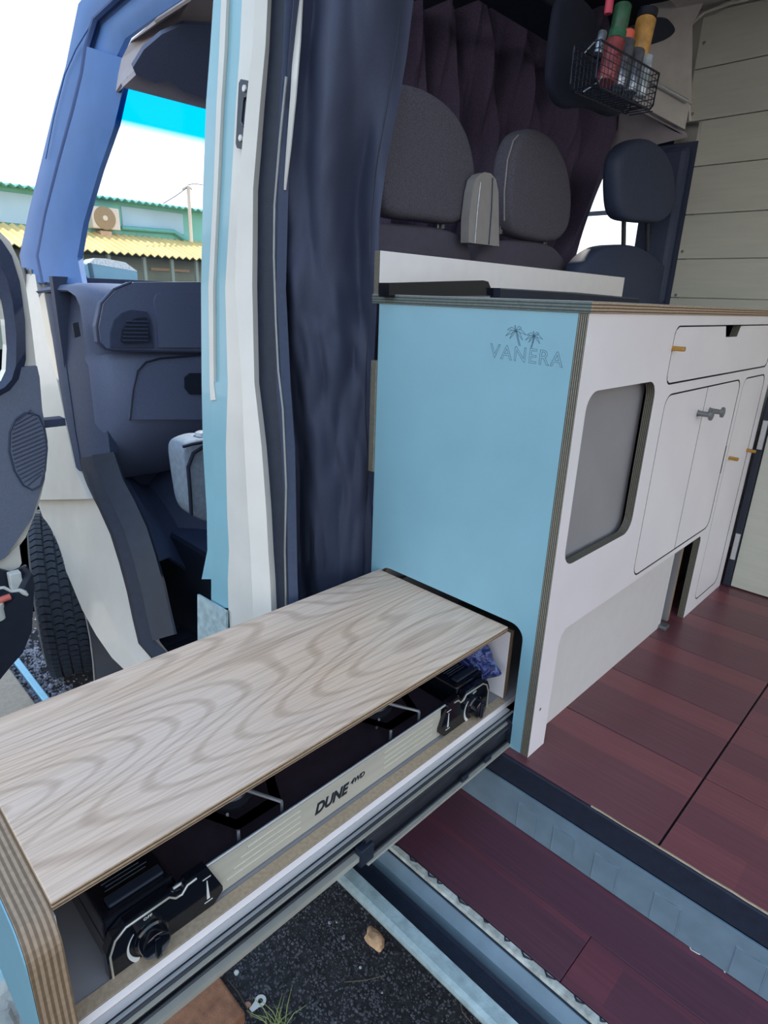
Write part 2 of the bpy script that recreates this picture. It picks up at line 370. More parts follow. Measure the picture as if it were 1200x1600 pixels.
# ================================================================== THE SETTING
# ground: asphalt and dirt under the van
def ground():
    bm = bmesh.new(); xs = [-60, -12, -5, -2.6] + [-2.4 + .1 * i for i in range(30)] + [1, 3, 8, 40]; ys = [-40, -10, -4, -1.6] + [-1.4 + .1 * i for i in range(16)] + [.5, 2, 6, 20, 50]
    g = [[bm.verts.new((x, y, -.65 + (.006 * noise.noise(Vector((x * 4, y * 4, 0))) if -2.6 < x < .8 and -1.6 < y < .4 else 0))) for y in ys] for x in xs]
    for a, b in zip(g, g[1:]):
        for i in range(len(ys) - 1): bm.faces.new([a[i], b[i], b[i + 1], a[i + 1]])
    bmesh.ops.solidify(bm, geom=bm.faces[:], thickness=.05)
    bmlink('ground', bm, 'ground_mix', kind='structure')
ground()
def gravel(name, x0, x1, y0, y1, n, s0, s1, m, lab):
    vs = []; fs = []; tpl = [Vector(v) for v in ((1, 0, 0), (-1, 0, 0), (0, 1, 0), (0, -1, 0), (0, 0, 1), (0, 0, -1))]
    ft = ((0, 2, 4), (2, 1, 4), (1, 3, 4), (3, 0, 4), (2, 0, 5), (1, 2, 5), (3, 1, 5), (0, 3, 5))
    for _ in range(n):
        edge = random.random() < .25; x = random.gauss((x0 + x1) / 2, (x1 - x0) * .6) if edge else random.uniform(x0, x1); y = min(y1 + .1, random.gauss((y0 + y1) / 2, (y1 - y0) * .6)) if edge else random.uniform(y0, y1); s = random.uniform(s0, s1) * random.choice((.6, .8, 1, 1))
        q = Matrix.Rotation(random.uniform(0, PI), 3, Vector((random.gauss(0, 1), random.gauss(0, 1), random.gauss(0, 1))).normalized()); k = len(vs)
        z = -.65 + .006 * noise.noise(Vector((x * 4, y * 4, 0))) + s * .3
        for t in tpl:
            p = q @ (t * s * random.uniform(.6, 1.15)); vs.append((x + p.x, y + p.y, z + p.z * .8))
        fs += [(a + k, b + k, c + k) for a, b, c in ft]
    me = bpy.data.meshes.new(name); me.from_pydata(vs, [], fs); link(name, me, m, label=lab, cat='gravel', kind='stuff')
gravel('gravel', -.75, .25, -.95, .0, 22000, .0025, .0055, 'gravel_dark', 'fine dark gravel on the ground beside the open side door')
gravel('gravel', -2.6, -1.55, -.75, -.3, 5000, .006, .013, 'gravel_pale', 'coarser pale grey gravel on the ground by the front tyre')
# floor of laminate boards
fl = empty('floor', kind='structure', loc=(.3, .5, -.01))
box('underlay', (-.9, -.022, -.03), (2.2, 1.6, -.009), 'charcoal', fl, 0)
for i in range(8):
    y0 = -.021 + .2325 * i; y1 = min(y0 + .2305, 1.6)
    for x0, x1 in ((-.48, .272), (.2745, 1.02), (1.0225, 1.8)):
        box('floor_board', (x0, y0, -.009), (x1 - .0012, y1, 0), 'floor_red', fl, .0012)
tube('worn_edge', [(x, -.0215 + .0015 * noise.noise(Vector((x * 30, 0, 0))), -.001) for x in [.15 + .02 * i for i in range(34)]], .0022, 'ply_z', fl, 6)
# right-hand wall of painted boards
wr = empty('wall_right', kind='structure', loc=(.6, 1.6, .4))
zs = [.0, .3, .607, .759, .911, 1.047, 1.198, 1.355, 1.5, 1.66, 1.815]
for a, b in zip(zs, zs[1:]):
    x0 = -.545 if a > 1.49 else -.487
    box('wall_board', (x0, 1.6, a + .0012), (2.2, 1.612, b - .0012), 'wall_panel', wr, .002)
box('wall_backing', (-.5, 1.613, 0), (2.2, 1.63, 1.9), 'cream_paint', wr, 0)
tube('edge_cord', [P(1, 1.597, x, y) for x, y in ((1078, 190), (1076, 120), (1075, 60), (1080, 38), (1100, 20), (1140, 6), (1200, -8))], .005, 'cream_paint', wr)
for q in ((1100, 67), (1066, 393), (1056, 461), (1082, 178)):
    p = P(1, 1.6, *q); lathe('screw', (p.x, 1.601, p.z), (0, -1, 0), [(0, .006), (.002, .005), (.003, .001)], 'zinc', wr, 10)
# ceiling
ce = empty('ceiling', kind='structure', loc=(.6, .8, 1.86))
box('roof_lining', (-.62, -.1, 1.845), (2.2, 1.6, 1.86), 'ceiling_lining', ce, 0)
box('roof_skin', (-1.15, -.1, 1.90), (2.2, 1.66, 1.92), 'cream_paint', ce, 0)

# ================================================================== CAMPER VAN BODY
van = empty('camper_van', 'camper van body, teal and cream, with open front passenger door and side step', 'van', (0, 0, -.65))
PT = lambda n, lo, hi, m, bev=.001: box(n, lo, hi, m, van, bev)
# --- side step, from the floor edge outwards
XA, XB = -.80, 1.3
PT('floor_edge_strip', (XA, -.0285, -.057), (XB, -.0225, -.001), 'black_rubber', .002)
rz = empty('step_riser', loc=(.2, -.03, -.1), parent=van)
box('riser_plate', (XA, -.034, -.147), (XB, -.029, -.057), 'teal_metal', rz, .0005)
# pressed rectangles on the riser, one object each
for x in (.035, .115, .20, .31, .44):
    z0, z1 = -.132, -.083
    bm = bmesh.new()
    atube(bm, [(x - .022, -.0345, z0 - .012), (x - .022, -.0345, z1), (x + .022, -.0345, z1), (x + .022, -.0345, z0 - .012)], .0016, 6)
    abox(bm, (x - .021, -.0352, z0 - .012), (x + .021, -.034, z1), 0)
    bmlink('pressed_panel', bm, 'teal_metal', rz)
st = empty('step_tread', loc=(.2, -.14, -.15), parent=van)
box('tread_base', (XA, -.262, -.165), (XB, -.03, -.153), 'charcoal', st, 0)
for y0, y1, xs in ((-.243, -.137, (XA, .232, XB)), (-.1365, -.034, (XA, .62, XB))):
    for x0, x1 in zip(xs, xs[1:]): box('step_board', (x0, y0, -.153), (x1 - .001, y1, -.147), 'step_red', st, .001)
def sill():
    def strip(name, prof, m):          # profile (y,z) run along X, closed loop
        bm = bmesh.new(); N = 60; rings = []
        for i in range(N + 1):
            x = XA + (XB - XA) * i / N; rings.append([bm.verts.new((x, y, z)) for y, z in prof])
        k = len(prof)
        for a, b in zip(rings, rings[1:]):
            for j in range(k): bm.faces.new([a[j], a[(j + 1) % k], b[(j + 1) % k], b[j]])
        bm.faces.new(rings[0]); bm.faces.new(rings[-1][::-1])
        bmlink(name, bm, m, van)
    strip('sill_lip', [(-.244, -.150), (-.246, -.146), (-.257, -.147), (-.259, -.152), (-.257, -.19), (-.244, -.19)], 'worn_white')
    strip('sill_inner_rail', [(-.2595, -.155), (-.264, -.1535), (-.274, -.162), (-.282, -.168), (-.283, -.21), (-.2595, -.21)], 'teal_metal')
    strip('sill_channel', [(-.2835, -.190), (-.2835, -.205), (-.332, -.205), (-.332, -.190), (-.326, -.193), (-.289, -.193)], 'black_rubber')
    strip('sill_outer_flange', [(-.3325, -.166), (-.335, -.160), (-.358, -.160), (-.366, -.164), (-.367, -.172), (-.361, -.178), (-.32, -.26), (-.29, -.26), (-.3325, -.20)], 'pale_teal_metal')
sill()
# torn rubber bits on the lip
for i in range(11):
    x = -.14 + i * .045 + random.uniform(-.018, .018)
    bm = bmesh.new(); L_ = random.uniform(.006, .026)
    pts = [(x, -.246, -.1445), (x + L_ * .4, -.249 - random.uniform(0, .004), -.1443), (x + L_, -.2475, -.1445)]
    atube(bm, pts, [.001, .0022, .0008], 6); bmlink('rubber_remnant', bm, 'black_rubber', van)
box('underbody', (-1.0, -.2, -.36), (2.2, 1.6, -.20), 'charcoal', van, 0)
# --- B pillar: strips along rows read on the leaning side of the van
def strip_rows(name, rows, m, c0, c1, off, th=.004, sub=1):
    """rows=[(y, [x...])] picture columns on the van side; off = inward shifts of the two edges"""
    pts = []
    for y, xs in rows:
        a = PP(*SIDE, xs[c0], y); b = PP(*SIDE, xs[c1], y)
        a = a + Vector((0, off[0], 0)); b = b + Vector((0, off[1], 0)); pts.append([a.lerp(b, k / sub) for k in range(sub + 1)])
    return sheet(name, pts, th, m, van)
BR = [(-40, [336, 350, 357, 381, 409, 419, 437, 446]), (80, [328, 345, 352, 376, 404, 414, 433, 441]), (160, [322, 341, 347, 370, 396, 408, 428, 437]), (300, [317, 336, 341, 362, 384, 398, 425, 432]),
      (450, [314, 328, 334, 353, 379, 397, 421, 429]), (600, [315, 330, 335, 357, 389, 400, 424, 437]), (700, [317, 332, 338, 354, 394, 412, 432, 444]), (800, [323, 336, 342, 356, 400, 420, 437, 446]),
      (860, [324, 335, 342, 359, 404, 423, 438, 447]), (905, [315, 330, 338, 357, 406, 426, 439, 448]), (950, [315, 330, 340, 358, 408, 428, 441, 450]), (1010, [316, 330, 342, 362, 410, 430, 443, 452])]
up = [r for r in BR if r[0] <= 600]
strip_rows('pillar_outer_edge', BR[:10], 'teal_paint', 0, 1, (0, 0), .02)
strip_rows('pillar_bead', up + [(625, [315, 331, 338, 357, 390, 402, 426, 438])], 'cream_paint', 1, 2, (-.004, -.002), .02)
strip_rows('pillar_groove', up, 'teal_paint', 2, 3, (.006, .006), .02)
low = [(597, BR[5][1])] + [r for r in BR if 600 < r[0] <= 950]
strip_rows('pillar_lower_skin', low, 'teal_paint', 1, 3, (0, 0), .02)
strip_rows('pillar_face', BR, 'cream_paint', 3, 4, (-.002, .002), .03)
strip_rows('pillar_return', BR, 'cream_paint', 4, 5, (.002, .016), .03)
strip_rows('door_seal', BR, 'black_rubber', 5, 6, (.004, .012), .025, 3)
strip_rows('seal_trim', BR, 'dark_plastic', 6, 7, (.012, .004), .02)
sheet('pillar_foot_panel', [[PP(*SIDE, 315, 927) + Vector((0, -.006, 0)), PP(*SIDE, 360, 953) + Vector((0, -.006, 0))], [PP(*SIDE, 316, 1100) + Vector((0, -.006, 0)), PP(*SIDE, 362, 1100) + Vector((0, -.006, 0))]], .006, 'pale_teal_metal', van)
tube('seal_piping', [PP(*SIDE, x, y) + Vector((0, .002, 0)) for x, y in ((446, 120), (436, 220), (428, 320), (427, 400), (430, 500), (434, 580), (441, 640), (446, 760), (444, 860), (446, 960))], .0028, 'zinc', van)
sheet('seal_liner', [[PP(*SIDE, x0, y) + Vector((0, .014, 0)), PP(*SIDE, x1, y) + Vector((0, .014, 0))] for y, x0, x1 in ((-30, 452, 463), (60, 449, 459), (150, 444, 452), (230, 438, 444), (295, 434, 436))], .003, 'cream_paint', van)
# latch striker
lt = empty('latch_striker', loc=PP(*SIDE, 390, 180), parent=van)
def on_side(pts, off): return [PP(*SIDE, x, y) + Vector((0, off, 0)) for x, y in pts]
def side_plate(name, pts, o0, o1, m, parent):
    bm = bmesh.new(); A = [bm.verts.new(p) for p in on_side(pts, o0)]; B = [bm.verts.new(p) for p in on_side(pts, o1)]
    bm.faces.new(A); bm.faces.new(B[::-1])
    for i in range(len(A)): j = (i + 1) % len(A); bm.faces.new([A[i], A[j], B[j], B[i]])
    return bmlink(name, bm, m, parent)
side_plate('plate', [(384, 126), (404, 130), (404, 170), (401, 234), (395, 238), (378, 233), (376, 226), (381, 132)], -.012, .004, 'charcoal', lt)
tube('loop', on_side([(392, 155), (401, 152), (402, 175), (400, 197), (390, 200), (386, 192), (389, 160)], -.014), .0022, 'dark_steel', lt, closed=True)
for q in ((391, 141), (385, 218)): lathe('screw', on_side([q], -.0125)[0], (0, -1, 0), [(0, .007), (.003, .006), (.004, .002)], 'steel', lt, 12)
# --- front door frame: header and windscreen pillar
FR = [((330, -200), (420, -40)), ((250, -130), (345, -30)), ((190, -60), (282, 0)), ((150, -20), (230, 34)), ((128, 8), (190, 62)), ((116, 66), (176, 88)), ((108, 105), (172, 132)), ((92, 160), (160, 190)), ((70, 250), (136, 262)), ((50, 330), (113, 345)), ((35, 400), (104, 402)), ((43, 440), (112, 446)), ((52, 500), (126, 520)), ((68, 580), (134, 605)), ((84, 660), (142, 690)), ((98, 720), (150, 750))]
def frame_strip(name, f0, f1, o0, o1, th, m, rows=FR, sub=3):
    R = []
    for a, b in rows:
        A_ = PP(*SIDE, a[0] + (b[0] - a[0]) * f0, a[1] + (b[1] - a[1]) * f0) + Vector((0, o0, 0)); B_ = PP(*SIDE, a[0] + (b[0] - a[0]) * f1, a[1] + (b[1] - a[1]) * f1) + Vector((0, o1, 0))
        R.append([A_.lerp(B_, k / sub) + Vector((0, -.008 * math.sin(PI * k / sub), 0)) for k in range(sub + 1)])
    return sheet(name, R, th, m, van)
frame_strip('windscreen_pillar', 0, .40, -.01, 0, .03, 'pillar_haze_blue', FR[:12])
frame_strip('pillar_door_seal', .42, .50, -.016, -.012, .03, 'pillar_seal', FR[:12])
frame_strip('hinge_post_seal', .40, .55, -.006, .004, .03, 'dark_plastic', FR[11:])
frame_strip('pillar_inner_trim', .49, 1.0, .002, .05, .02, 'pillar_haze_blue', FR[5:12])
frame_strip('header_frame', .49, .90, .002, .02, .02, 'pillar_haze_blue', FR[:6])
frame_strip('hinge_post_trim', .50, 1.05, .004, .05, .03, 'dark_plastic', FR[11:])
tube('pillar_seam', [PP(*SIDE, x, y) + Vector((0, -.02, 0)) for x, y in ((150, 48), (130, 80), (112, 120), (95, 185), (82, 250))], .002, 'pillar_haze_blue', van)
0 and tube('header_seam', [PP(*SIDE, x, y) + Vector((0, -.012, 0)) for x, y in ((176, 66), (205, 46), (240, 22), (282, -6), (330, -40))], .004, 'header_trim', van)
# inner header trim (beige) between the frame and the windscreen top
sheet('inner_header', [[PP(*SIDE, x, y) + Vector((0, .022, 0)), Vector(h)] for (x, y), h in (((168, 140), (-1.347, -.10, 1.378)), ((172, 112), (-1.31, -.085, 1.398)), ((177, 88), (-1.25, -.06, 1.43)), ((190, 62), (-1.18, -.01, 1.522)), ((230, 32), (-1.12, .03, 1.60)), ((284, -4), (-.95, .09, 1.72)))], .006, 'header_trim', van)
WS = ((1, 0, -1.094), -2.855)
def wp(x, y): return PP(*WS, x, y)
hd = [[(200, -30), (250, -60), (420, -60)], [(196, 80), (240, 40), (420, 0)], [(205, 95), (260, 60), (420, 60)], [(193, 131), (255, 146), (420, 195)]]
# headliner above the windscreen, with the dark sun-visor recess
sheet('cab_headliner', [[Vector((x_, y0q + (.34 - y0q) * t_, z_)) for t_ in (0, .3, .7, 1)] for (x_, z_), y0q in zip( ((-1.347, 1.378), (-1.25, 1.43), (-1.12, 1.60), (-.95, 1.72), (-.7, 1.80), (-.62, 1.85)), (-.10, -.06, .03, .09, .1, .1))], .012, 'header_trim', van)
vis = [(205, 100), (222, 72), (250, 48), (285, 32), (330, 34), (420, 40), (420, 178), (315, 148), (285, 138), (262, 122), (240, 124), (210, 112)]
Hn = ((.2, 0, -.095 * 0 - .35), .2 * -1.3 - .35 * 1.50)      # plane just under the sloping headliner
bm = bmesh.new(); hp = (Vector((.65, 0, -.76)).normalized()); d0 = hp.dot(Vector((-1.235, 0, 1.435)))
A = [bm.verts.new(PP(hp, d0, *q)) for q in vis]; B = [bm.verts.new(PP(hp, d0, *q) + hp * .012) for q in vis]
bm.faces.new(A); bm.faces.new(B[::-1])
for i in range(len(A)): j = (i + 1) % len(A); bm.faces.new([A[i], A[j], B[j], B[i]])
bmlink('sun_visor', bm, 'dash_plastic', van)
sheet('cab_headliner_middle', [[Vector((x_, y, z_)) for y in (.342, .8, 1.6)] for x_, z_ in ((-1.347, 1.378), (-1.25, 1.43), (-1.12, 1.60), (-1.04, 1.80), (-.62, 1.88))], .012, 'black_cloth', van)
box('upper_side_shell', (-.75, 1.664, 1.42), (2.2, 1.70, 1.95), 'cream_paint', van, 0)
# windscreen
ws = empty('windscreen', loc=(-1.6, .7, 1.1), parent=van)
def wsz(z): return -2.855 + 1.094 * z
def glass(name, z0, z1, m, y0_=-.12):
    bm = bmesh.new(); n = 8; q = [[bm.verts.new((wsz(z), y0_ + (1.60 - y0_) * i / n, z)) for i in range(n + 1)] for z in (z0, z1)]
    for i in range(n): bm.faces.new([q[0][i], q[0][i + 1], q[1][i + 1], q[1][i]])
    return bmlink(name, bm, m, ws)
glass('clear_pane', .88, 1.286, 'glass'); glass('band_fade', 1.286, 1.312, 'band_fade', -.09); glass('sun_band', 1.312, 1.392, 'band_glass', -.09)
# driver's side: door, window and B pillar
dw = [px(1, 1.66, [(893, 424), (905, 380), (925, 310), (940, 262), (952, 236), (975, 250), (990, 330), (1014, 346), (1014, 384), (1000, 392), (960, 400), (930, 414)])]
u0 = min(p[0] for p in dw[0])
slab('driver_door', rrect(-1.9, -.2, -.6, 1.70, .02), [rrect(-1.62, .965, -.665, 1.42, [.05, .05, .06, .35])], 1, 1.66, 1.70, ['dark_plastic', 'dark_plastic'], van)
slab('driver_window', rrect(-1.63, .96, -.66, 1.43, [.05, .05, .06, .35]), [], 1, 1.678, 1.682, ['glass', 'glass'], van)
box('window_rail', (-1.0, 1.655, 1.225), (-.66, 1.675, 1.24), 'zinc', van, 0)
PT('driver_pillar', (-.665, 1.605, -.2), (-.46, 1.66, 1.44), 'dark_plastic', .006)
PT('driver_pillar_cover', (-.60, 1.55, .88), (-.50, 1.604, 1.42), 'dark_plastic', .02)
sheet('cab_side_header', [[P(1, 1.60, 950, 236), P(1, 1.6, 1000, 232), P(1, 1.6, 1074, 214)], [P(1, 1.58, 968, 200), P(1, 1.57, 1020, 185), P(1, 1.6, 1072, 206)], [P(1, 1.55, 972, 160), P(1, 1.50, 1002, 168), P(1, 1.59, 1062, 202)]], .012, 'header_trim', van)
sheet('roof_bow', [[P(1, 1.45, 980, 150), P(1, 1.50, 1008, 172), P(1, 1.58, 1068, 204)], [P(1, 1.50, 1000, 100), P(1, 1.52, 1032, 132), P(1, 1.6, 1076, 162)]], .012, 'ceiling_lining', van)
sheet('roof_side_lining', [[P(1, 1.5, 985, 100), P(1, 1.56, 1034, 134), P(1, 1.60, 1080, 165)], [P(1, 1.5, 1000, 20), P(1, 1.57, 1040, 30), P(1, 1.60, 1082, 40)], [P(1, 1.42, 1000, -60), P(1, 1.48, 1050, -60), P(1, 1.56, 1130, -60)]], .012, 'ceiling_lining', van)
tube('roof_rail', [P(1, 1.40, 1000, 118), P(1, 1.50, 1030, 134), P(1, 1.57, 1074, 158)], .007, 'steel', van)
# cab floor, steps, firewall
PT('cab_floor', (-1.75, .0, .03), (-.62, 1.65, 0.05), 'dark_plastic', .004)
PT('cab_step_wall', (-1.75, -.02, -.30), (-.9, -.001, .048), 'charcoal', .002)
PT('cab_step_floor', (-1.75, -.27, -.32), (-.82, -.0, -.30), 'charcoal', .002)
for i in range(7): PT('step_rib', (-1.45 + .09 * i, -.25, -.3), (-1.42 + .09 * i, -.03, -.294), 'black_rubber', .002)
PT('firewall', (-1.78, -.2, -.32), (-1.75, 1.65, .9), 'dark_plastic')
PT('seat_riser', (-1.1, .05, .051), (-.70, 1.4, .30), 'dark_plastic', .02)
sheet('footwell_hump', [[Vector((-1.73, -.16 + .04 * j, .20 - .0 * j + .05 * math.sin(j))) + Vector((.36 * i / 6, 0, -.24 * (i / 6) ** 1.5)) for j in range(8)] for i in range(7)], .01, 'dark_plastic', van)
# dashboard
da = empty('dashboard', loc=(-1.5, .7, .6), parent=van)
prof = [(-1.86, .875), (-1.70, .885), (-1.56, .884), (-1.50, .868), (-1.475, .84), (-1.47, .70), (-1.485, .68), (-1.465, .66), (-1.47, .46), (-1.50, .40), (-1.62, .24), (-1.74, .20)]
R = []
for k, y in enumerate([-.19, -.18, -.15, -.05, .2, .6, 1.0, 1.64]):
    s = (.10, .045, .01, 0, 0, 0, 0, 0)[k]; R.append([Vector((x - s, y, z - s * .25)) for x, z in prof])
sheet('dash_shell', R, .01, 'dash_plastic', da, smooth=50)
XD = -1.468
o = px(0, XD, [(205, 441), (178, 452), (158, 474), (151, 510), (154, 535), (164, 545), (180, 547), (314, 549)]); o2 = [(1.2, o[-1][1]), (1.2, o[0][1] + .01), (.2, o[0][1] + .012)]
slab('dash_pod', o + o2, [], 0, -1.50, -1.448, ['dash_plastic', 'dash_plastic'], da)
slab('airbag_cover', px(0, -1.446, [(247, 543), (244, 500), (240, 470), (243, 461), (250, 458), (330, 455), (330, 543)]), [], 0, -1.449, -1.440, 'dash_plastic', da)
slab('vent_surround', px(0, -1.446, [(172, 543), (172, 520), (178, 500), (190, 489), (205, 484), (228, 487), (234, 500), (238, 543)]), [], 0, -1.449, -1.438, 'dark_plastic', da)
av = slab('air_vent', px(0, -1.438, [(188, 532), (190, 516), (198, 504), (212, 497), (228, 496), (232, 516), (234, 528), (230, 534), (192, 536)]), [], 0, -1.4385, -1.430, 'charcoal', da)
for k in range(6):
    y = 502 + k * 6; p = P(0, -1.43, 196 - k, y); q = P(0, -1.43, 231, y + .5); tube('vent_slat', [p, q], .0025, 'dark_plastic', da, 6)
tube('pod_seam', [P(0, -1.45, x, y) for x, y in ((205, 441), (178, 452), (158, 474), (151, 510), (154, 535), (164, 545), (180, 548), (314, 550))], .004, 'dark_plastic', da, 6)
slab('glovebox_lid', px(0, -1.46, [(203, 655), (208, 610), (215, 580), (228, 566), (250, 560), (335, 553), (335, 655)]), [], 0, -1.475, -1.452, 'dash_plastic', da)
tube('glovebox_gap', [P(0, -1.449, x, y) for x, y in ((203, 657), (208, 610), (215, 580), (228, 566), (250, 560), (335, 553))], .003, 'charcoal', da, 6)
slab('glovebox_handle', px(0, -1.45, [(288, 590), (296, 583), (330, 583), (330, 617), (296, 616), (288, 606)]), [], 0, -1.453, -1.446, 'charcoal', da)
side_vent = slab('side_vent', px(0, -1.50, [(113, 505), (122, 503), (126, 525), (117, 528)]), [], 0, -1.51, -1.498, 'charcoal', da)
# --- white wheel-arch end panel and its dark seal
AR = [(430, 44, 47, 52, 60), (520, 56, 60, 66, 76), (600, 66, 72, 84, 96), (680, 74, 82, 98, 112), (730, 74, 86, 108, 122), (780, 60, 100, 132, 144)]
sheet('hinge_post', [[PP(*SIDE, x, y) + Vector((0, -.004 + .004 * k, 0)) for k, x in enumerate(r)] for y, *r in AR], .02, 'cream_paint', van)
A2 = [((74, 728), (96, 722), (120, 716)), ((56, 778), (94, 768), (134, 760)), ((72, 822), (112, 808), (152, 795)), ((92, 868), (130, 850), (170, 835)), ((110, 908), (146, 895), (184, 880)), ((128, 952), (160, 940), (196, 925)), ((150, 992), (178, 980), (205, 968)), ((175, 1028), (196, 1018), (214, 1006)), ((200, 1052), (220, 1046), (240, 1036))]
sheet('wheel_arch_panel', [[PP(*SIDE, *a), PP(*SIDE, *b) + Vector((0, .004, 0))] for a, b, c in A2], .025, 'cream_paint', van)
sheet('arch_inner_panel', [[PP(*SIDE, *b) + Vector((0, .002, 0)), PP(*SIDE, *b).lerp(PP(*SIDE, *c), .5) + Vector((0, .006, 0)), PP(*SIDE, *c) + Vector((0, .014, 0))] for a, b, c in A2], .02, 'cream_paint', van)
sheet('entry_seal', [[PP(*SIDE, *c) + Vector((0, .004, 0)), PP(*SIDE, c[0] + 9, c[1] - 1) + Vector((0, -.004, 0)), PP(*SIDE, c[0] + 18, c[1] - 2) + Vector((0, .02, 0))] for a, b, c in A2], .02, 'black_rubber', van)
sheet('entry_side_trim', [[PP(*SIDE, c[0] + 18, c[1] - 2) + Vector((0, .02, 0)), PP(*SIDE, c[0] + 32, c[1] - 4) + Vector((0, .06, 0))] for a, b, c in A2[:8]], .012, 'charcoal', van)
side_plate('mudflap', [(111, 936), (122, 950), (138, 985), (162, 1018), (195, 1052), (236, 1100), (140, 1100), (135, 1060), (130, 1010)], .03, .045, 'charcoal', van)
tube('mudflap_rim', on_side([(111, 936), (120, 960), (128, 1000), (133, 1040), (136, 1080)], .028), .003, 'grey_plastic', van)
for hy, hx in ((440, 52), (690, 74)):
    hg = empty('door_hinge', loc=PP(*SIDE, hx, hy), parent=van); c = PP(*SIDE, hx, hy)
    box('hinge_leaf', (c.x - .05, c.y - .012, c.z - .04), (c.x + .03, c.y - .004, c.z + .04), 'zinc', hg, .003)
    tube('hinge_pin', [(c.x - .02, c.y - .02, c.z - .045), (c.x - .02, c.y - .02, c.z + .045)], .009, 'zinc', hg)
box('check_strap', tuple(P(0, -1.62, 70, 662) - Vector((.02, .01, .008))), tuple(P(0, -1.62, 97, 654) + Vector((.03, 0, .006))), 'dark_plastic', van, .002)
# --- open passenger door (its inner face looks rearwards)
dr = empty('passenger_door', loc=(-1.62, -.5, 0), parent=van)
XDR = -1.60
outline = px(0, XDR, [(0, 362), (16, 378), (30, 408), (40, 445), (48, 500), (54, 550), (60, 600), (66, 640), (75, 690), (70, 750), (60, 790), (40, 840), (20, 866), (10, 880), (4, 960)])
outline += [(-1.05, -.35), (-1.05, 1.35), (-.75, 1.35)]
hole = px(0, XDR, [(-30, 420), (0, 470), (10, 500), (14, 540), (12, 580), (0, 600)]) + [(-.95, .58), (-.95, 1.1), (-.7, 1.1)]
slab('door_shell', outline, [hole], 0, XDR - .06, XDR, ['cream_paint', 'cream_paint'], dr)
card = px(0, XDR + .02, [(0, 612), (14, 606), (24, 594), (32, 574), (58, 572), (62, 590), (66, 640), (74, 690), (70, 748), (50, 810), (8, 872), (0, 876)]) + [(-1.0, -.3), (-1.0, .58)]
slab('door_card', card, [], 0, XDR, XDR + .02, 'door_card', dr)
sheet('window_seal', [[P(0, XDR + .004, x0, y0), P(0, XDR + .018, (x0 + x1) / 2, (y0 + y1) / 2), P(0, XDR + .004, x1, y1)] for x0, y0, x1, y1 in ((-30, 345, -40, 420), (0, 378, -12, 440), (14, 400, 4, 470), (26, 440, 10, 500), (34, 500, 14, 545), (35, 560, 13, 580), (28, 590, 6, 598), (14, 608, -4, 604), (-10, 622, -12, 606))], .012, 'dark_plastic', dr)
slab('door_glass', [(-1.0, .55), (-1.0, 1.15), (-.68, 1.15)] + px(0, XDR, [(-30, 415), (2, 470), (14, 520), (14, 580), (0, 605)]), [], 0, XDR - .03, XDR - .026, ['glass', 'glass'], dr)
sp = px(0, XDR + .024, [(50 + 0, 646), (60, 650), (68, 668), (73, 700), (70, 735), (62, 758), (50, 765), (36, 758), (22, 735), (14, 705), (15, 675), (24, 655), (38, 645)])
slab('speaker_grille', sp, [], 0, XDR + .019, XDR + .026, 'door_card', dr)
cu_ = sum(p[0] for p in sp) / len(sp); cv_ = sum(p[1] for p in sp) / len(sp); ru = (max(p[0] for p in sp) - min(p[0] for p in sp)) / 2; rv = (max(p[1] for p in sp) - min(p[1] for p in sp)) / 2
for k in range(-8, 9):
    t = k / 9; h = math.sqrt(1 - t * t) * .9
    tube('grille_slot', [(XDR + .027, cu_ - h * ru, cv_ + rv * (t * .95 - .12)), (XDR + .027, cu_ + h * ru, cv_ + rv * (t * .95 + .12))], .0022, 'dark_plastic', dr, 6)
tube('grille_rim', [(XDR + .026, a, b) for a, b in sp], .003, 'dark_plastic', dr, 6, closed=True)
slab('lower_card', px(0, XDR + .005, [(0, 874), (10, 870), (30, 850), (34, 880), (20, 905), (0, 912)]) + [(-1.0, 0), (-1.0, .1)], [], 0, XDR - .01, XDR + .004, 'cream_paint', dr)
pk = px(0, XDR + .10, [(50, 896), (54, 915), (50, 985), (36, 1020), (18, 1040), (0, 1062)])
slab('door_pocket', pk + [(-.95, -.42), (-.95, -.22)] + px(0, XDR + .10, [(0, 955), (35, 925)]), [], 0, XDR + .02, XDR + .10, 'charcoal', dr)
slab('pocket_back', px(0, XDR + .02, [(0, 890), (20, 895), (42, 884), (52, 900), (50, 985), (0, 1062)]) + [(-.95, -.4), (-.95, 0)], [], 0, XDR + .004, XDR + .02, 'charcoal', dr)
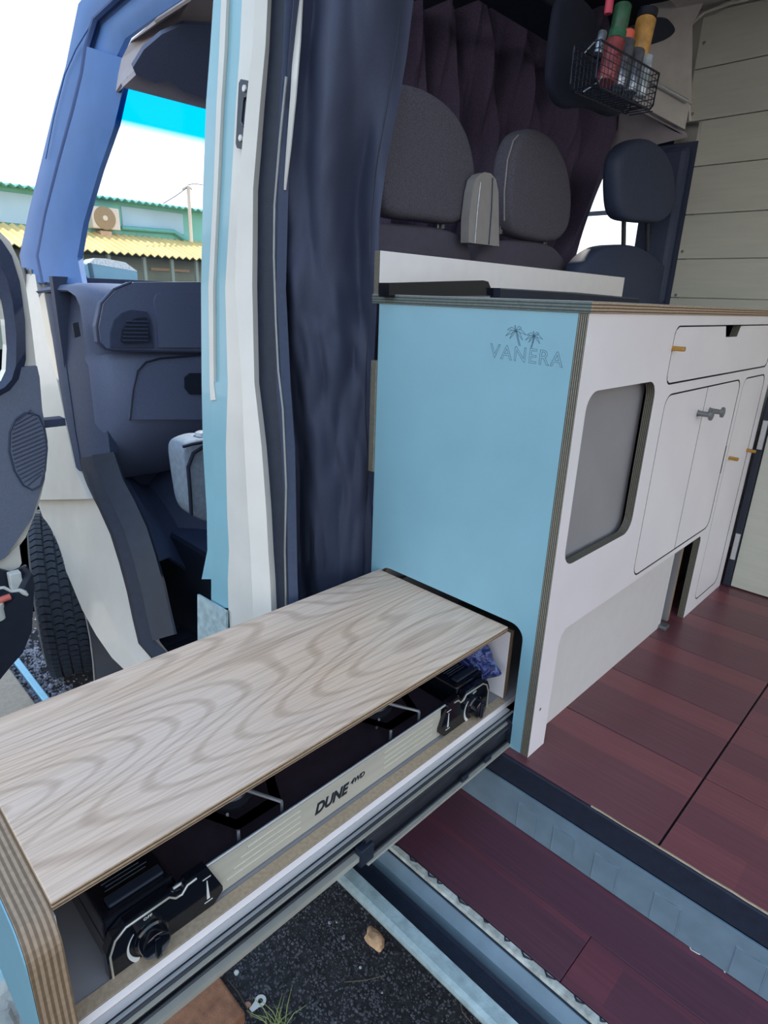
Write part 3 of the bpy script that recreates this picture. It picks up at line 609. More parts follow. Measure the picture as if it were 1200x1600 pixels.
# --- wheel
def wheel():
    s = math.radians(18); c = Vector((-2.0, -.218, -.303)); Rz = Matrix.Rotation(-s, 3, 'Z')
    wh = empty('front_wheel', loc=c, parent=van); r = .340
    def W(y, rad, a): return c + Rz @ Vector((rad * math.cos(a), y, rad * math.sin(a)))
    bm = bmesh.new(); pr = [(-.085, .20), (-.105, .24), (-.108, .28), (-.098, .315), (-.088, r - .012), (.088, r - .012), (.1, .315), (.108, .28), (.1, .22), (.06, .2)]
    N = 72; rings = [[bm.verts.new(W(y, q, 2 * PI * i / N)) for y, q in pr] for i in range(N)]
    for i in range(N):
        a, b = rings[i], rings[(i + 1) % N]
        for k in range(len(pr)): bm.faces.new([a[k], a[(k + 1) % len(pr)], b[(k + 1) % len(pr)], b[k]])
    bmlink('tyre_carcass', bm, 'tyre_side', wh, smooth=50)
    bm = bmesh.new(); M = 74                      # tread blocks in five zig-zag ribs
    for y0, y1, dz in ((-.098, -.056, .5), (-.050, -.020, 0), (-.014, .014, .5), (.020, .050, 0), (.056, .096, .5)):
        for i in range(M):
            a0 = 2 * PI * (i + dz) / M; w_ = 2 * PI / M * .84; vs = []
            for rr in (r - .014, r):
                for yy, aa in ((y0, 0), ((y0 + y1) / 2, .22), (y1, 0)):
                    drop = .010 if abs(yy) > .09 else 0
                    for e_ in (0, 1): vs.append(bm.verts.new(W(yy, rr - drop, a0 + w_ * (aa + e_ * .95))))
            l = vs
            for k in (0, 2):
                bm.faces.new([l[6 + k], l[7 + k], l[9 + k], l[8 + k]])
                bm.faces.new([l[k], l[2 + k], l[8 + k], l[6 + k]]); bm.faces.new([l[1 + k], l[7 + k], l[9 + k], l[3 + k]])
            bm.faces.new([l[0], l[6], l[7], l[1]]); bm.faces.new([l[4], l[5], l[11], l[10]])
    bmlink('tread', bm, 'tyre', wh, kind='stuff')
    bm = bmesh.new(); alathe(bm, c + Rz @ Vector((0, -.06, 0)), Rz @ Vector((0, 1, 0)), [(0, .03), (.0, .2), (.02, .2), (.1, .19), (.12, .2)], 40); bmlink('rim', bm, 'zinc', wh, smooth=40)
wheel()
PT('wheel_housing', (-2.5, .05, -.3), (-1.78, .1, .3), 'charcoal')

# ================================================================== KITCHEN CABINET
kc = empty('kitchen_cabinet', 'camper kitchen cabinet with teal end panel, white front and stove drawer pulled out', 'cabinet', (-.23, .55, 0))
# teal end panel with the drawer opening
slab('end_panel', [(-.466, 0), (-.018, 0), (-.018, .86), (-.466, .86)], [rrect(-.436, .018, -.044, .281, .03)], 1, 0, .018, ['teal_laminate', 'ply_y'], kc)
# the front sheet with its cut-outs
YE = 1.19
bottom = [(.0, 0), (.062, 0), (.064, .235), (.070, .255), (.085, .266), (.845, .266), (.852, .262), (.858, .25), (.858, 0), (YE, 0), (YE, .86), (0, .86)]
holes = [rrect(.035, .412, .325, .735, .034), rrect(.372, .722, 1.125, .840, .022), rrect(.388, .28, .905, .702, .03), rrect(.930, .03, 1.14, .702, .03)]
slab('front_panel', bottom, holes, 0, -.018, 0, ['white_laminate', 'ply_x'], kc)
g_ = .0038
def rin(h0, v0, h1, v1, r): return rrect(h0 + g_, v0 + g_, h1 - g_, v1 - g_, r - g_)
dt = slab('drawer_front', [(.372 + g_, .744), (.380, .732), (.394, .722 + g_), (1.103, .722 + g_), (1.117, .732), (1.125 - g_, .744), (1.125 - g_, .818), (1.117, .830), (1.103, .837), (.800, .837), (.785, .812), (.700, .812), (.685, .837), (.394, .837), (.380, .830), (.372 + g_, .818)], [], 0, -.0185, -.0005, ['white_laminate', 'ply_x'], kc)
dl = slab('door', rrect(.388 + g_, .28 + g_, .645, .702 - g_, [.027, 0, 0, .027]), [], 0, -.0185, -.0005, ['white_laminate', 'ply_x'], kc)
dq = slab('door', rrect(.648, .28 + g_, .905 - g_, .702 - g_, [0, .027, .027, 0]), [], 0, -.0185, -.0005, ['white_laminate', 'ply_x'], kc)
dz = slab('door', rin(.930, .03, 1.14, .702, .03), [], 0, -.0185, -.0005, ['white_laminate', 'ply_x'], kc)
def knob(y, z, par):
    bm = bmesh.new(); alathe(bm, (-.001, y, z), (1, 0, 0), [(0, .009), (.002, .0065), (.024, .006), (.027, .007), (.028, .0125), (.033, .0125), (.034, .0085), (.0345, .0075), (.0335, .003)], 20)
    bmlink('knob', bm, 'zinc', par, smooth=35)
knob(.612, .640, dl); knob(.694, .638, dq)
def peg(y, z, par):
    bm = bmesh.new(); abox(bm, (-.012, y - .006, z - .0045), (.024, y + .006, z + .0045), .002); bmlink('latch_peg', bm, 'brass', par)
peg(.376, .796, dt); peg(.957, .477, dq); peg(1.13, .474, dz)
slab('latch_slot', rrect(.902, .44, .907, .52, .002), [], 0, -.012, .0004, 'charcoal', kc)
# panels behind the openings
box('niche_back', (-.036, .02, .39), (-.030, .345, .755), 'shaded_grey', kc, 0)  # recess shade put into the grey of this back
plybox('kick_panel', (-.038, .02, 0.0), (-.028, .752, .268), 0, 'kick_shaded_white', 'ply_x', kc)  # same white as the front, toned darker to paint in the recess shade
box('gap_liner', (-.12, .36, .0), (-.10, 1.17, .85), 'charcoal', kc, 0)
plybox('slot_upright', (-.12, .80, 0), (-.026, .815, .268), 1, 'shaded_grey', 'ply_y', kc)
box('back_panel', (-.466, .02, .0), (-.455, YE, .86), 'white_board', kc, 0)
plybox('far_end_panel', (-.455, YE - .018, .0), (-.019, YE - .001, .86), 1, 'white_laminate', 'ply_y', kc)
plybox('spacer_strip', (-.482, -.004, .50), (-.467, .016, .745), 0, 'ply_x', 'ply_x', kc)
box('bracket', (-.028, .735, .0), (-.006, .765, .012), 'zinc', kc, .002)
lathe('screw_cap', (-.0005, .025, .105), (1, 0, 0), [(0, .004), (.001, .003)], 'zinc', kc, 10)
lathe('screw_hole', (-.0005, .012, .82), (1, 0, 0), [(0, .010), (.0006, .0098)], 'white_board', kc, 20)
# engraved logo on the end panel
put_text('logo_lettering', text_mesh('VANERA', .03, outline=.0002, spacing=1.15), (-.181, -.0004, .7775), (1, 0, -.028), (0, 0, 1), .147, .0245, 'print_teal', kc)
def palm(cx, cz, s, lean):
    bm = bmesh.new()
    def leaf(a0, ln, curl):
        ax = math.cos(a0); az = math.sin(a0); up_ = []; dn = []
        for i in range(7):
            t = i / 6; x = cx + s * (ax * ln * t + curl * .2 * t * t); z = cz + s * (az * ln * t - .55 * t * t * ln)
            wv = s * .13 * math.sin(PI * min(1, t * 1.05)) * (1.15 if i % 2 else .75); up_.append((x, -.0004, z + wv)); dn.append((x, -.0004, z - wv))
        atube(bm, up_ + dn[::-1], .00025, 4, closed=True)
    for a, l, c in ((.3, 1.0, .3), (1.0, .9, .2), (1.75, .85, -.1), (2.5, .95, -.3), (3.1, .9, -.2), (-.35, .75, .2), (3.7, .6, -.1)): leaf(a, l, c)
    atube(bm, [(cx, -.0004, cz), (cx + lean * .4, -.0004, cz - s * .5), (cx + lean, -.0004, cz - s * 1.15)], .0004, 4); atube(bm, [(cx + s * .1, -.0004, cz), (cx + lean * .4 + s * .1, -.0004, cz - s * .5), (cx + lean + s * .12, -.0004, cz - s * 1.15)], .0004, 4)
    bmlink('logo_palm', bm, 'print_teal', kc)
palm(-.131, .826, .021, .010); palm(-.094, .820, .017, -.004)
# --- the stove drawer: tray, slides and teal front
DX0, DX1 = -.425, -.062; DY = -.842
dw_ = empty('stove_drawer', loc=(-.24, -.42, .05), parent=kc)
plybox('drawer_bottom', (DX0, DY, .070), (-.074, .34, .085), 2, 'shaded_grey', 'white_laminate', dw_)  # white board; the shadow under the lid is put into its grey
plybox('drawer_side', (DX0, DY, .086), (DX0 + .012, .34, .235), 0, 'white_laminate', 'ply_x', dw_)
plybox('drawer_divider', (DX0 + .013, .022, .086), (-.085, .036, .243), 1, 'white_laminate', 'ply_y', dw_)
plybox('edge_batten', (-.0945, DY + .001, .0855), (-.0745, .02, .0865), 2, 'ply_z', 'ply_z', dw_)
# front: 36 mm of plywood, rounded shoulder, teal outer face
prof = rrect(-.445, .005, -.055, .262, [0, .02, .035, .035])
slab('drawer_front_core', prof, [], 1, DY - .034, DY - .0005, ['ply_z', 'ply_y'], dw_)
slab('drawer_front_face', prof, [], 1, DY - .036, DY - .0345, ['teal_laminate', 'teal_laminate'], dw_)
box('front_liner', (DX0 + .014, DY, .0855), (-.078, DY + .002, .25), 'white_laminate', dw_, 0)
def rail(name, y0, y1, prof, m):
    bm = bmesh.new(); A = [bm.verts.new((x, y0, z)) for x, z in prof]; B = [bm.verts.new((x, y1, z)) for x, z in prof]
    bm.faces.new(A[::-1]); bm.faces.new(B)
    for i in range(len(A)): j = (i + 1) % len(A); bm.faces.new([A[i], A[j], B[j], B[i]])
    bmlink(name, bm, m, dw_)
def cprof(x, z0, z1, d, t=.0018): return [(x, z0), (x + d, z0), (x + d, z0 + .006), (x + d - t, z0 + .006), (x + d - t, z0 + t), (x + t, z0 + t), (x + t, z1 - t), (x + d - t, z1 - t), (x + d - t, z1 - .006), (x + d, z1 - .006), (x + d, z1), (x, z1)]
rail('slide_inner', DY, .02, cprof(-.0735, .034, .068, .008), 'dark_steel')
rail('slide_middle', DY + .02, .06, cprof(-.0655, .028, .062, .007), 'dark_steel')
rail('slide_outer', -.41, .34, cprof(-.0585, .006, .050, .010), 'dark_steel')
rail('slide_lip', -.41, .03, [(-.0485, .002), (-.042, .002), (-.042, .0075), (-.0485, .0075)], 'pale_steel')
rail('slide_bead', DY, .04, [(-.0585, .0505), (-.054, .0505), (-.054, .0545), (-.0585, .0545)], 'pale_steel')
rail('slide_bead', DY, .02, [(-.0735, .0683), (-.064, .0683), (-.064, .0705), (-.0735, .0705)], 'steel')
rail('slide_bead', DY, .03, [(-.0645, .0622), (-.0595, .0622), (-.0595, .0635), (-.0645, .0635)], 'steel')
rail('slide_bead', DY, -.41, [(-.0585, .018), (-.048, .018), (-.048, .028), (-.0585, .028)], 'pale_steel')
box('slide_stop', (-.060, -.425, .006), (-.044, -.395, .040), 'charcoal', dw_, .002)
for y in (-.085, -.16): box('slide_clip', (-.048, y, .008), (-.044, y + .02, .02), 'charcoal', dw_, .001)
box('slide_bracket', (-.060, .0, -.004), (-.040, .04, .06), 'charcoal', dw_, .003)
box('far_slide', (-.437, DY, .034), (-.427, .30, .07), 'steel', dw_, .001)
# ================================================================== WORKTOP, UPSTAND, HOB
wt = plybox('worktop', (-.486, -.003, .8605), (.004, YE, .8785), 2, 'white_laminate', 'ply_z', None, bev=.0015, label='long plywood worktop with pale striped edge lying on the kitchen cabinet', cat='worktop')
wt.data.materials.append(MATS['ply_shade_z'])
for p_ in wt.data.polygons:
    if p_.normal.y < -.6: p_.material_index = 2  # darker, greener ply on the outward edge, mostly shade put into colour
plybox('splash_panel', (-.486, .002, .879), (-.470, 1.14, .962), 0, 'white_board', 'ply_x', None, bev=.001, label='low white plywood upstand behind the black hob on the worktop', cat='upstand')
hb = empty('hob', 'black glass hob with folded lid lying on the worktop', 'hob', (-.3, .6, .879))
slab('hob_lid', px(0, -.42, [(608, 442), (755, 438), (763, 440), (767, 450), (781, 451), (781, 462), (608, 464)]), [], 0, -.45, -.42, 'black_gloss', hb)
slab('hob_body', px(0, -.40, [(782, 450), (900, 457), (999, 466), (999, 480), (782, 470)]), [], 0, -.43, -.40, 'charcoal', hb)
tube('hob_seal', [P(0, -.399, x, y) for x, y in ((782, 451), (880, 457), (998, 467))], .0015, 'print_grey', hb, 6)
# ================================================================== LID ON THE DRAWER
ld = plybox('wooden_lid', (-.437, -.842, .2575), (-.078, -.002, .2695), 2, 'lid_wood', 'ply_z', None, bev=.0012, label='wood-grain board lying as a lid over the pulled-out stove drawer', cat='board')

# ================================================================== CAMP STOVE
cs = empty('camp_stove', 'two-burner camp stove with pale front strip and black knobs inside the drawer', 'stove', (-.24, -.40, .086))
CX = -.102
bm = bmesh.new(); abox(bm, (-.40, -.79, .0865), (CX - .004, -.045, .128), .003); bmlink('stove_body', bm, 'black_gloss', cs)
# open cooking tray: floor and rim
box('tray_floor', (-.39, -.69, .1285), (CX - .008, -.13, .131), 'stove_brown', cs, 0)
for lo, hi in (((-.40, -.70, .129), (-.388, -.12, .150)),): box('tray_rim', lo, hi, 'black_gloss', cs, .001)
tube('tray_front_lip', [(CX + .001, -.705, .152), (CX + .001, -.118, .152)], .0022, 'steel', cs)
box('tray_front_wall', (CX - .006, -.70, .128), (CX - .002, -.12, .150), 'charcoal', cs, 0)
def strip():
    pts = [(-.655, .087), (-.165, .087), (-.168, .147), (-.655, .147)]
    f = slab('front_strip', pts, [], 0, CX - .003, CX, 'aluminium', cs)
    for y0, y1 in ((-.63, -.50), (-.32, -.19)):
        for k, z in enumerate((.103, .114, .125, .136)):
            tube('ridge', [(CX, y0 + .012 * k * (1 if y0 < -.5 else 0), z), (CX, y1 - .0 * k, z)], .0016, 'aluminium', f, 6)
    put_text('brand_lettering', text_mesh('DUNE', .3, shear=.3, offset=.012), (CX + .0004, -.472, .106), (0, 1, 0), (0, 0, 1), .072, .021, 'print_black', f)
    put_text('brand_suffix', text_mesh('4WD', .3, shear=.3, offset=.008), (CX + .0004, -.397, .1175), (0, 1, 0), (0, 0, 1), .032, .010, 'print_black', f)
strip()
def control(mirror):
    """moulded black control panel; the left one knob outside / igniter inside, the right one mirrored"""
    s = (lambda y: y) if not mirror else (lambda y: -.815 - y)
    base = [(-.640, .100), (-.655, .0865), (-.775, .0865), (-.795, .0865), (-.795, .128), (-.786, .148), (-.770, .158), (-.712, .159), (-.704, .150), (-.697, .149), (-.690, .159), (-.660, .159), (-.640, .108)]
    pts = [(s(y), z) for y, z in base]
    if mirror: pts = pts[::-1]
    pn = slab('control_panel', pts, [], 0, CX - .004, CX + .008, 'black_gloss', cs)
    tube('panel_trim', [(CX + .0085, s(y), z - .004) for y, z in ((-.791, .0880), (-.791, .126), (-.783, .145), (-.769, .1545), (-.714, .1555), (-.706, .147), (-.697, .146), (-.689, .155), (-.676, .156))], .0014, 'pale_steel', pn, 6)
    ky = s(-.742); kz = .112
    bm = bmesh.new(); alathe(bm, (CX + .008, ky, kz), (1, 0, 0), [(0, .023), (.004, .022), (.006, .0195), (.018, .018), (.020, .015)], 28)
    abox(bm, (CX + .018, ky - .004, kz - .017), (CX + .032, ky + .004, kz + .017), .002); bmlink('knob', bm, 'black_gloss', pn, smooth=35)
    # crescent flame-size mark
    vs = []
    for i in range(15):
        a = 2.35 + 1.75 * i / 14; w_ = .0005 + .0062 * (i / 14) ** 1.4; vs.append((.0275, w_, a))
    arc = [(ky + r_ * math.cos(a) * (1), kz + r_ * math.sin(a)) for r_, w_, a in vs] + [(ky + (r_ + w_) * math.cos(a), kz + (r_ + w_) * math.sin(a)) for r_, w_, a in vs[::-1]]
    slab('flame_mark', arc, [], 0, CX + .0082, CX + .0092, 'print_white', pn)
    put_text('off_mark', text_mesh('OFF', .006), (CX + .0088, ky - .006, kz + .030), (0, 1, 0), (0, 0, 1), .011, .0038, 'print_white', pn)
    iy = s(-.662)
    slab('ignition_mark', [(iy - .0022, .104), (iy + .0022, .104), (iy + .0006, .136), (iy - .0006, .136)], [], 0, CX + .0082, CX + .0086, 'print_white', pn)
    for z in (.099, .140): slab('ignition_tick', [(iy - .006, z), (iy + .006, z), (iy + .006, z + .0016), (iy - .006, z + .0016)], [], 0, CX + .0082, CX + .0086, 'print_white', pn)
    # hinged cover behind the panel with its caution print
    y0, y1 = sorted((s(-.79), s(-.70)))
    cv = box('side_cover', (-.39, y0, .128), (CX - .006, y1, .166), 'black_gloss', cs, .004)
    box('cover_grip', (CX - .030, y0 + .012, .1665), (CX - .014, y1 - .008, .172), 'charcoal', cv, .002)
    for k in range(5): box('caution_print', (CX - .066 + .006 * k, y0 + .018 + .003 * (k % 2), .1662), (CX - .0645 + .006 * k, y1 - .016 - .004 * (k % 3), .1665), 'print_grey', cv, 0)
    lathe('dome_screw', (CX - .085, y0 + .025, .166), (0, 0, 1), [(0, .008), (.003, .0075), (.006, .004), (.0065, .001)], 'steel', cv, 16)
control(False); control(True)
for by in (-.56, -.25):
    bx = -.20
    bn = lathe('burner', (bx, by, .131), (0, 0, 1), [(0, .030), (.008, .034), (.012, .036), (.016, .036), (.018, .028), (.021, .026), (.022, .004)], 'dark_steel', cs, 32)
    ring = [(bx + .095 * math.cos(a), by + .075 * math.sin(a), .157) for a in [PI / 6 + k * PI / 3 for k in range(6)]]
    bm = bmesh.new()
    for i in range(6):
        a = Vector(ring[i]); b = Vector(ring[(i + 1) % 6]); c = Vector((bx, by, .157)); i1 = c + (a - c) * .78; i2 = c + (b - c) * .78
        f = [bm.verts.new(v) for v in (a, b, i2, i1)]; bm.faces.new(f)
    bmesh.ops.solidify(bm, geom=bm.faces[:], thickness=.003)
    for i in range(6):
        a = Vector(ring[i]); atube(bm, [a, (a.x, a.y, .131)], .0025, 6)
        if i % 2 == 0: atube(bm, [a, Vector((bx, by, .157)).lerp(a, .35)], .003, 6)
    bmlink('pan_support', bm, 'cast_grey', cs)
    tube('igniter_lead', [(bx + .04, by - .03, .132), (bx + .05, by - .035, .160)], .0022, 'cast_grey', cs)
# cloth stowed at the back of the drawer
bm = bmesh.new(); N1, N2 = 26, 22; g = []
for i in range(N1 + 1):
    row = []
    for j in range(N2 + 1):
        u = i / N1; v = j / N2; a = 2 * PI * u; rr = math.sin(PI * (0.03 + .94 * v)) ** .2; k = 1 + .16 * noise.noise(Vector((math.cos(a) * 2.2, math.sin(a) * 2.2, v * 5)))
        row.append(bm.verts.new((-.255 + .155 * rr * k * math.copysign(abs(math.cos(a)) ** .3, math.cos(a)), -.016 + .026 * rr * k * math.copysign(abs(math.sin(a)) ** .7, math.sin(a)), .0875 + .150 * v)))
    g.append(row)
for i in range(N1):
    for j in range(N2): bm.faces.new([g[i][j], g[i + 1][j], g[i + 1][j + 1], g[i][j + 1]])
bmesh.ops.remove_doubles(bm, verts=bm.verts, dist=.0004)
bmlink('folded_cloth', bm, 'paisley', smooth=60, label='blue patterned cloth stuffed at the inner end of the stove drawer', cat='cloth')

# ================================================================== STORAGE BOX ON THE FAR SIDE
sb = empty('storage_bench', 'pale grey bench box with black edge at the far right of the red floor', 'bench', (.6, 1.4, 0))
box('bench_front', (.028, 1.205, .004), (1.6, 1.22, .615), 'wall_panel', sb, .002)
box('bench_top', (.028, 1.205, .616), (1.6, 1.59, .632), 'wall_panel', sb, .002)
box('edge_strip', (.004, 1.2, .002), (.026, 1.59, .632), 'charcoal', sb, .002)
for z in (.10, .47): box('side_catch', (.010, 1.192, z), (.024, 1.1995, z + .09), 'steel', sb, .001)

# ================================================================== CURTAINS
def navy():
    n = Vector((.17, -.19, 0)).normalized(); d = n.dot(Vector((-.66, -.14, 0)))
    Lx = [(-60, 462), (0, 458), (90, 450), (200, 444), (290, 436), (400, 432), (500, 434), (600, 440), (700, 446), (800, 447), (900, 445), (1000, 446)]
    Rx = [(-60, 652), (0, 644), (80, 634), (150, 622), (260, 602), (340, 594), (400, 592), (480, 590), (560, 585), (650, 582), (720, 586), (800, 580), (890, 579), (1000, 576)]
    def ip(T, y):
        for (a, b), (c, e_) in zip(T, T[1:]):
            if a <= y <= c: return b + (e_ - b) * (y - a) / (c - a)
        return T[-1][1]
    rows = []
    for i in range(90):
        y = -60 + 1060 * i / 89; a, b = ip(Lx, y), ip(Rx, y); row = []
        for j in range(45):
            u = j / 44; p = PP(n, d, a + (b - a) * u, y)
            v = y / 1000
            f = .026 * math.sin(2 * PI * (u * 1.15 + .25 * math.sin(v * 3.2) + .1)) + .016 * math.sin(2 * PI * (u * 2.3 - v * 1.3)) * (1 if v < .5 else .5)
            f += .012 * noise.noise(Vector((u * 4 + v * 1.5, v * 5, 1))) + .007 * noise.noise(Vector((u * 9 - v * 7, v * 13, 4))) * (1.4 if v > .38 else .5)
            f += .010 * (1 - abs(2 * noise.noise(Vector((u * 3.5 + v * 6, v * 6 - u * 3, 7))))) * min(1, v * 2)
            row.append(p - n * (f * min(1, u * 6 + .15)) )
        rows.append(row)
    return rows
nr = navy()
cn = empty('cab_curtain', 'navy cloth curtain hanging behind the teal and cream door pillar', 'curtain', nr[-1][20])
sheet('curtain_cloth', nr, .002, 'navy_cloth', cn)
tube('hem_seam', [Vector(r[40]) + Vector((.002, -.003, 0)) for r in nr[6:]], .0012, 'charcoal', cn, 5)
def brown():
    n = Vector((1.3, -.3, 0)).normalized(); d = n.dot(Vector((-1.1, .3, 0))); rows = []
    for i in range(60):
        v = i / 59; y = 8 + 442 * v; row = []
        xr = 985 - 20 * v if v < .45 else 976 - (v - .45) / .55 * 88
        xr = {0: 0}.get(-1, xr); xl = 590
        for j in range(90):
            u = j / 89; p = PP(n, d, xl + (xr - xl) * u, y)
            f = .040 * math.sin(2 * PI * (u * 7.5 + .35 * math.sin(v * 2 + u * 4) - v * .6)) + .018 * math.sin(2 * PI * (u * 17 + v * .9))
            f += .02 * noise.noise(Vector((u * 10 + v * 3, v * 3, 2)))
            row.append(p + n * f * (.55 + .45 * (1 - v)))
        rows.append(row)
    return rows
brr = brown()
sheet('windscreen_curtain', brr, .002, 'brown_curtain', label='dark brown pleated curtain hanging beyond the seat headrests', cat='curtain')
zq = P(0, -.76, 780, 22).z
box('overhead_shelf', (-.76, .22, zq), (-.62, 1.22, zq + .03), 'black_cloth', label='dark overhead cab shelf running above the brown curtain', cat='shelf', bev=.006)

# ================================================================== SEATS
XS = -.60
def rest(x0, x1, y0, y1, lean=0):
    """headrest outline in the picture: flat foot, domed top"""
    out = []; xc = (x0 + x1) / 2; hw = (x1 - x0) / 2; yb = y1
    for t in [k / 16 for k in range(17)]:
        a = PI * t; c_, s_ = math.cos(a), math.sin(a)
        out.append((xc - hw * math.copysign(abs(c_) ** .75, c_) + lean * s_ * 20, y0 + (y1 - y0) * .62 * (1 - s_ ** .8)))
    out += [(x1, y0 + (y1 - y0) * .85), (x1 - hw * .18, y1 - 2), (xc, y1), (x0 + hw * .18, y1 - 4), (x0, y0 + (y1 - y0) * .85)]
    return out
se = empty('passenger_bench', 'double dark grey passenger seat seen from behind, two headrests and belt tower', 'seat', (-.66, .55, .1))
pillow('backrest', px(0, XS, [(560, 344), (640, 350), (692, 355), (722, 364), (738, 382), (740, 470)]) + [(.48, .45), (.10, .45)], 0, XS - .09, XS, 'seat_back', se, soft=False, inset=.05)
pillow('backrest', px(0, XS, [(744, 380), (800, 374), (846, 376), (874, 388), (888, 412), (892, 470)]) + [(.93, .45), (.50, .45)], 0, XS - .09, XS, 'seat_back', se, soft=False, inset=.05)
pillow('headrest', px(0, XS, [(606, 340), (588, 320), (588, 200), (592, 130), (625, 130), (660, 140), (700, 168), (726, 212), (738, 270), (738, 326), (724, 346), (700, 351), (650, 344)]), 0, XS - .05, XS + .02, 'seat_fabric', se, inset=.14)
pillow('headrest', px(0, XS, [(796, 368), (786, 345), (786, 300), (792, 240), (806, 206), (830, 199), (860, 216), (880, 258), (888, 310), (884, 356), (868, 377), (842, 379)]), 0, XS - .05, XS + .02, 'seat_fabric', se, inset=.14)
tube('headrest_piping', [P(0, XS + .012, x, y) for x, y in ((788, 345), (788, 300), (793, 250), (802, 220), (810, 211))], .0018, 'grey_plastic', se, 6)
slab('belt_tower', px(0, XS + .05, [(732, 379), (733, 340), (738, 300), (743, 280), (750, 272), (758, 269), (767, 271), (775, 280), (779, 300), (780, 385)]), [], 0, XS + .025, XS + .05, 'grey_plastic', se)
tube('tower_seam', [P(0, XS + .052, x, y) for x, y in ((764, 382), (768, 330), (770, 278))], .0014, 'dark_plastic', se, 6)
tube('tower_edge', [P(0, XS + .052, x, y) for x, y in ((742, 380), (746, 330), (751, 285))], .0012, 'clear_pale', se, 6)
for a in ((690, 347, 358), (848, 372, 384), (780, 358, 366)): lathe('headrest_post', P(0, XS - .02, a[0], a[2]), (0, 0, 1), [(0, .011), (.012, .011), (.013, .006), (.05, .006)], 'dark_steel', se, 12)
XV = -.51
sd = empty('driver_seat', 'dark driver seat with single headrest against the bright side window', 'seat', (-.62, 1.35, .1))
pillow('backrest', px(0, XV, [(905, 424), (925, 398), (945, 385), (970, 381), (1000, 384), (1024, 398), (1046, 420), (1052, 474)]) + [(1.72, .4), (.99, .4)], 0, XV - .07, XV, 'dark_plastic', sd, soft=False, inset=.04)
pillow('headrest', px(0, XV, [(966, 344), (958, 325), (956, 280), (960, 240), (978, 220), (1004, 215), (1030, 230), (1046, 262), (1050, 300), (1046, 332), (1028, 349), (1000, 348)]), 0, XV - .04, XV + .02, 'dark_plastic', sd, inset=.14)
for x in (975, 1012): tube('headrest_post', [P(0, XV - .02, x, 338), P(0, XV - .02, x - 1, 392)], .008, 'dark_steel', sd)

# ================================================================== WIRE BASKET WITH CANS
XK = -.30; ax_u = (P(0, XK, 1030, 115) - P(0, XK, 938, 62)); ax_v = (P(0, XK, 930, 132) - P(0, XK, 938, 62)); O_ = P(0, XK, 938, 62)
def bk(u, v, w_=0): return O_ + ax_u * u + ax_v * v + Vector((-w_, 0, 0))
bs = empty('wire_basket', 'black wire basket of cans hanging high beside the brown curtain', 'basket', bk(.5, 1, .05))
for w_, nm in ((0, 'front'), (.06, 'back')):
    bm = bmesh.new()
    atube(bm, [bk(0, 0, w_), bk(1, 0, w_), bk(.97, .85, w_), bk(.92, 1.0, w_), bk(.06, 1, w_), bk(0, .85, w_)], .0024, 6, closed=True)
    for k in range(1, 6): atube(bm, [bk(0, k / 6, w_), bk(.98, k / 6, w_)], .0009, 4)
    for k in range(1, 18): atube(bm, [bk(k / 18, 0, w_), bk(k / 18 * .97, 1, w_)], .0009, 4)
    bmlink('wire_side', bm, 'basket_wire', bs)
for u_ in (0, 1):
    bm = bmesh.new()
    for k in range(0, 7): atube(bm, [bk(u_ * (1 - .02 * k / 6), k / 6, 0), bk(u_ * (1 - .02 * k / 6), k / 6, .06)], .0012, 4)
    bmlink('wire_end', bm, 'basket_wire', bs)
bm = bmesh.new()
for k in range(0, 14): atube(bm, [bk(k / 14 * .95 + .02, 1, 0), bk(k / 14 * .95 + .02, 1, .06)], .0012, 4)
bmlink('wire_floor', bm, 'basket_wire', bs)
vd = ax_v.normalized()
tilt = (P(0, XK, 985, 60) - P(0, XK, 962, 150)).normalized()
def can(name, x0, y0, x1, y1, r, m, lab, cat, cap=None, capm=None, w_=.03, neck=None):
    """upright thing whose foot is at the first picture point and whose top is at the second"""
    a = P(0, XK - w_, x0, y0); b = P(0, XK - w_, x1, y1); h = (b - a).length
    o = empty(name, lab, cat, a)
    pr = [(0, r * .9), (.004, r), (h * .97, r), (h, r * .88)] if not neck else [(0, r * .9), (.004, r), (h * .6, r), (h * .75, neck), (h, neck)]
    lathe('body', a, b - a, pr, m, o, 20)
    if cap: lathe('cap', b + (b - a).normalized() * .0005, b - a, [(0, r * cap), (.018, r * cap), (.022, r * cap * .7)], capm or m, o, 16)
can('drink_can', 946, 130, 962, 64, .022, 'can_red', 'dark red can standing leftmost inside the wire basket', 'can', .9, 'can_green')
can('spray_can', 964, 138, 980, 64, .019, 'can_silver', 'slim silver can second from left in the wire basket', 'can', .7, 'orange_red')
can('spray_can', 983, 146, 996, 78, .018, 'can_silver', 'silver can in the middle of the wire basket under the coral cap', 'can')
can('spice_jar', 1000, 152, 1012, 88, .015, 'clear_pale', 'pale clear jar nearest the empty right end of the wire basket', 'jar')
can('coffee_cup', 996, 92, 1010, 30, .024, 'yellow_label', 'yellow labelled cup with dark lid standing above the basket cans', 'cup', 1.0, 'charcoal', .07)
can('green_bottle', 964, 60, 974, 8, .020, 'can_green', 'green bottle with yellow label at the very top of the picture', 'bottle', w_=.08)
can('pink_tube', 950, 22, 954, -10, .009, 'pink', 'small bright pink tube above the wire basket', 'tube', w_=.04)
can('spray_can', 955, 136, 972, 70, .012, 'can_silver', 'thin pale can squeezed behind the red can in the wire basket', 'can', w_=.05)
can('silver_flask', 934, 84, 942, 50, .010, 'can_silver', 'small silver flask hooked outside the left end of the basket', 'flask', w_=.02)
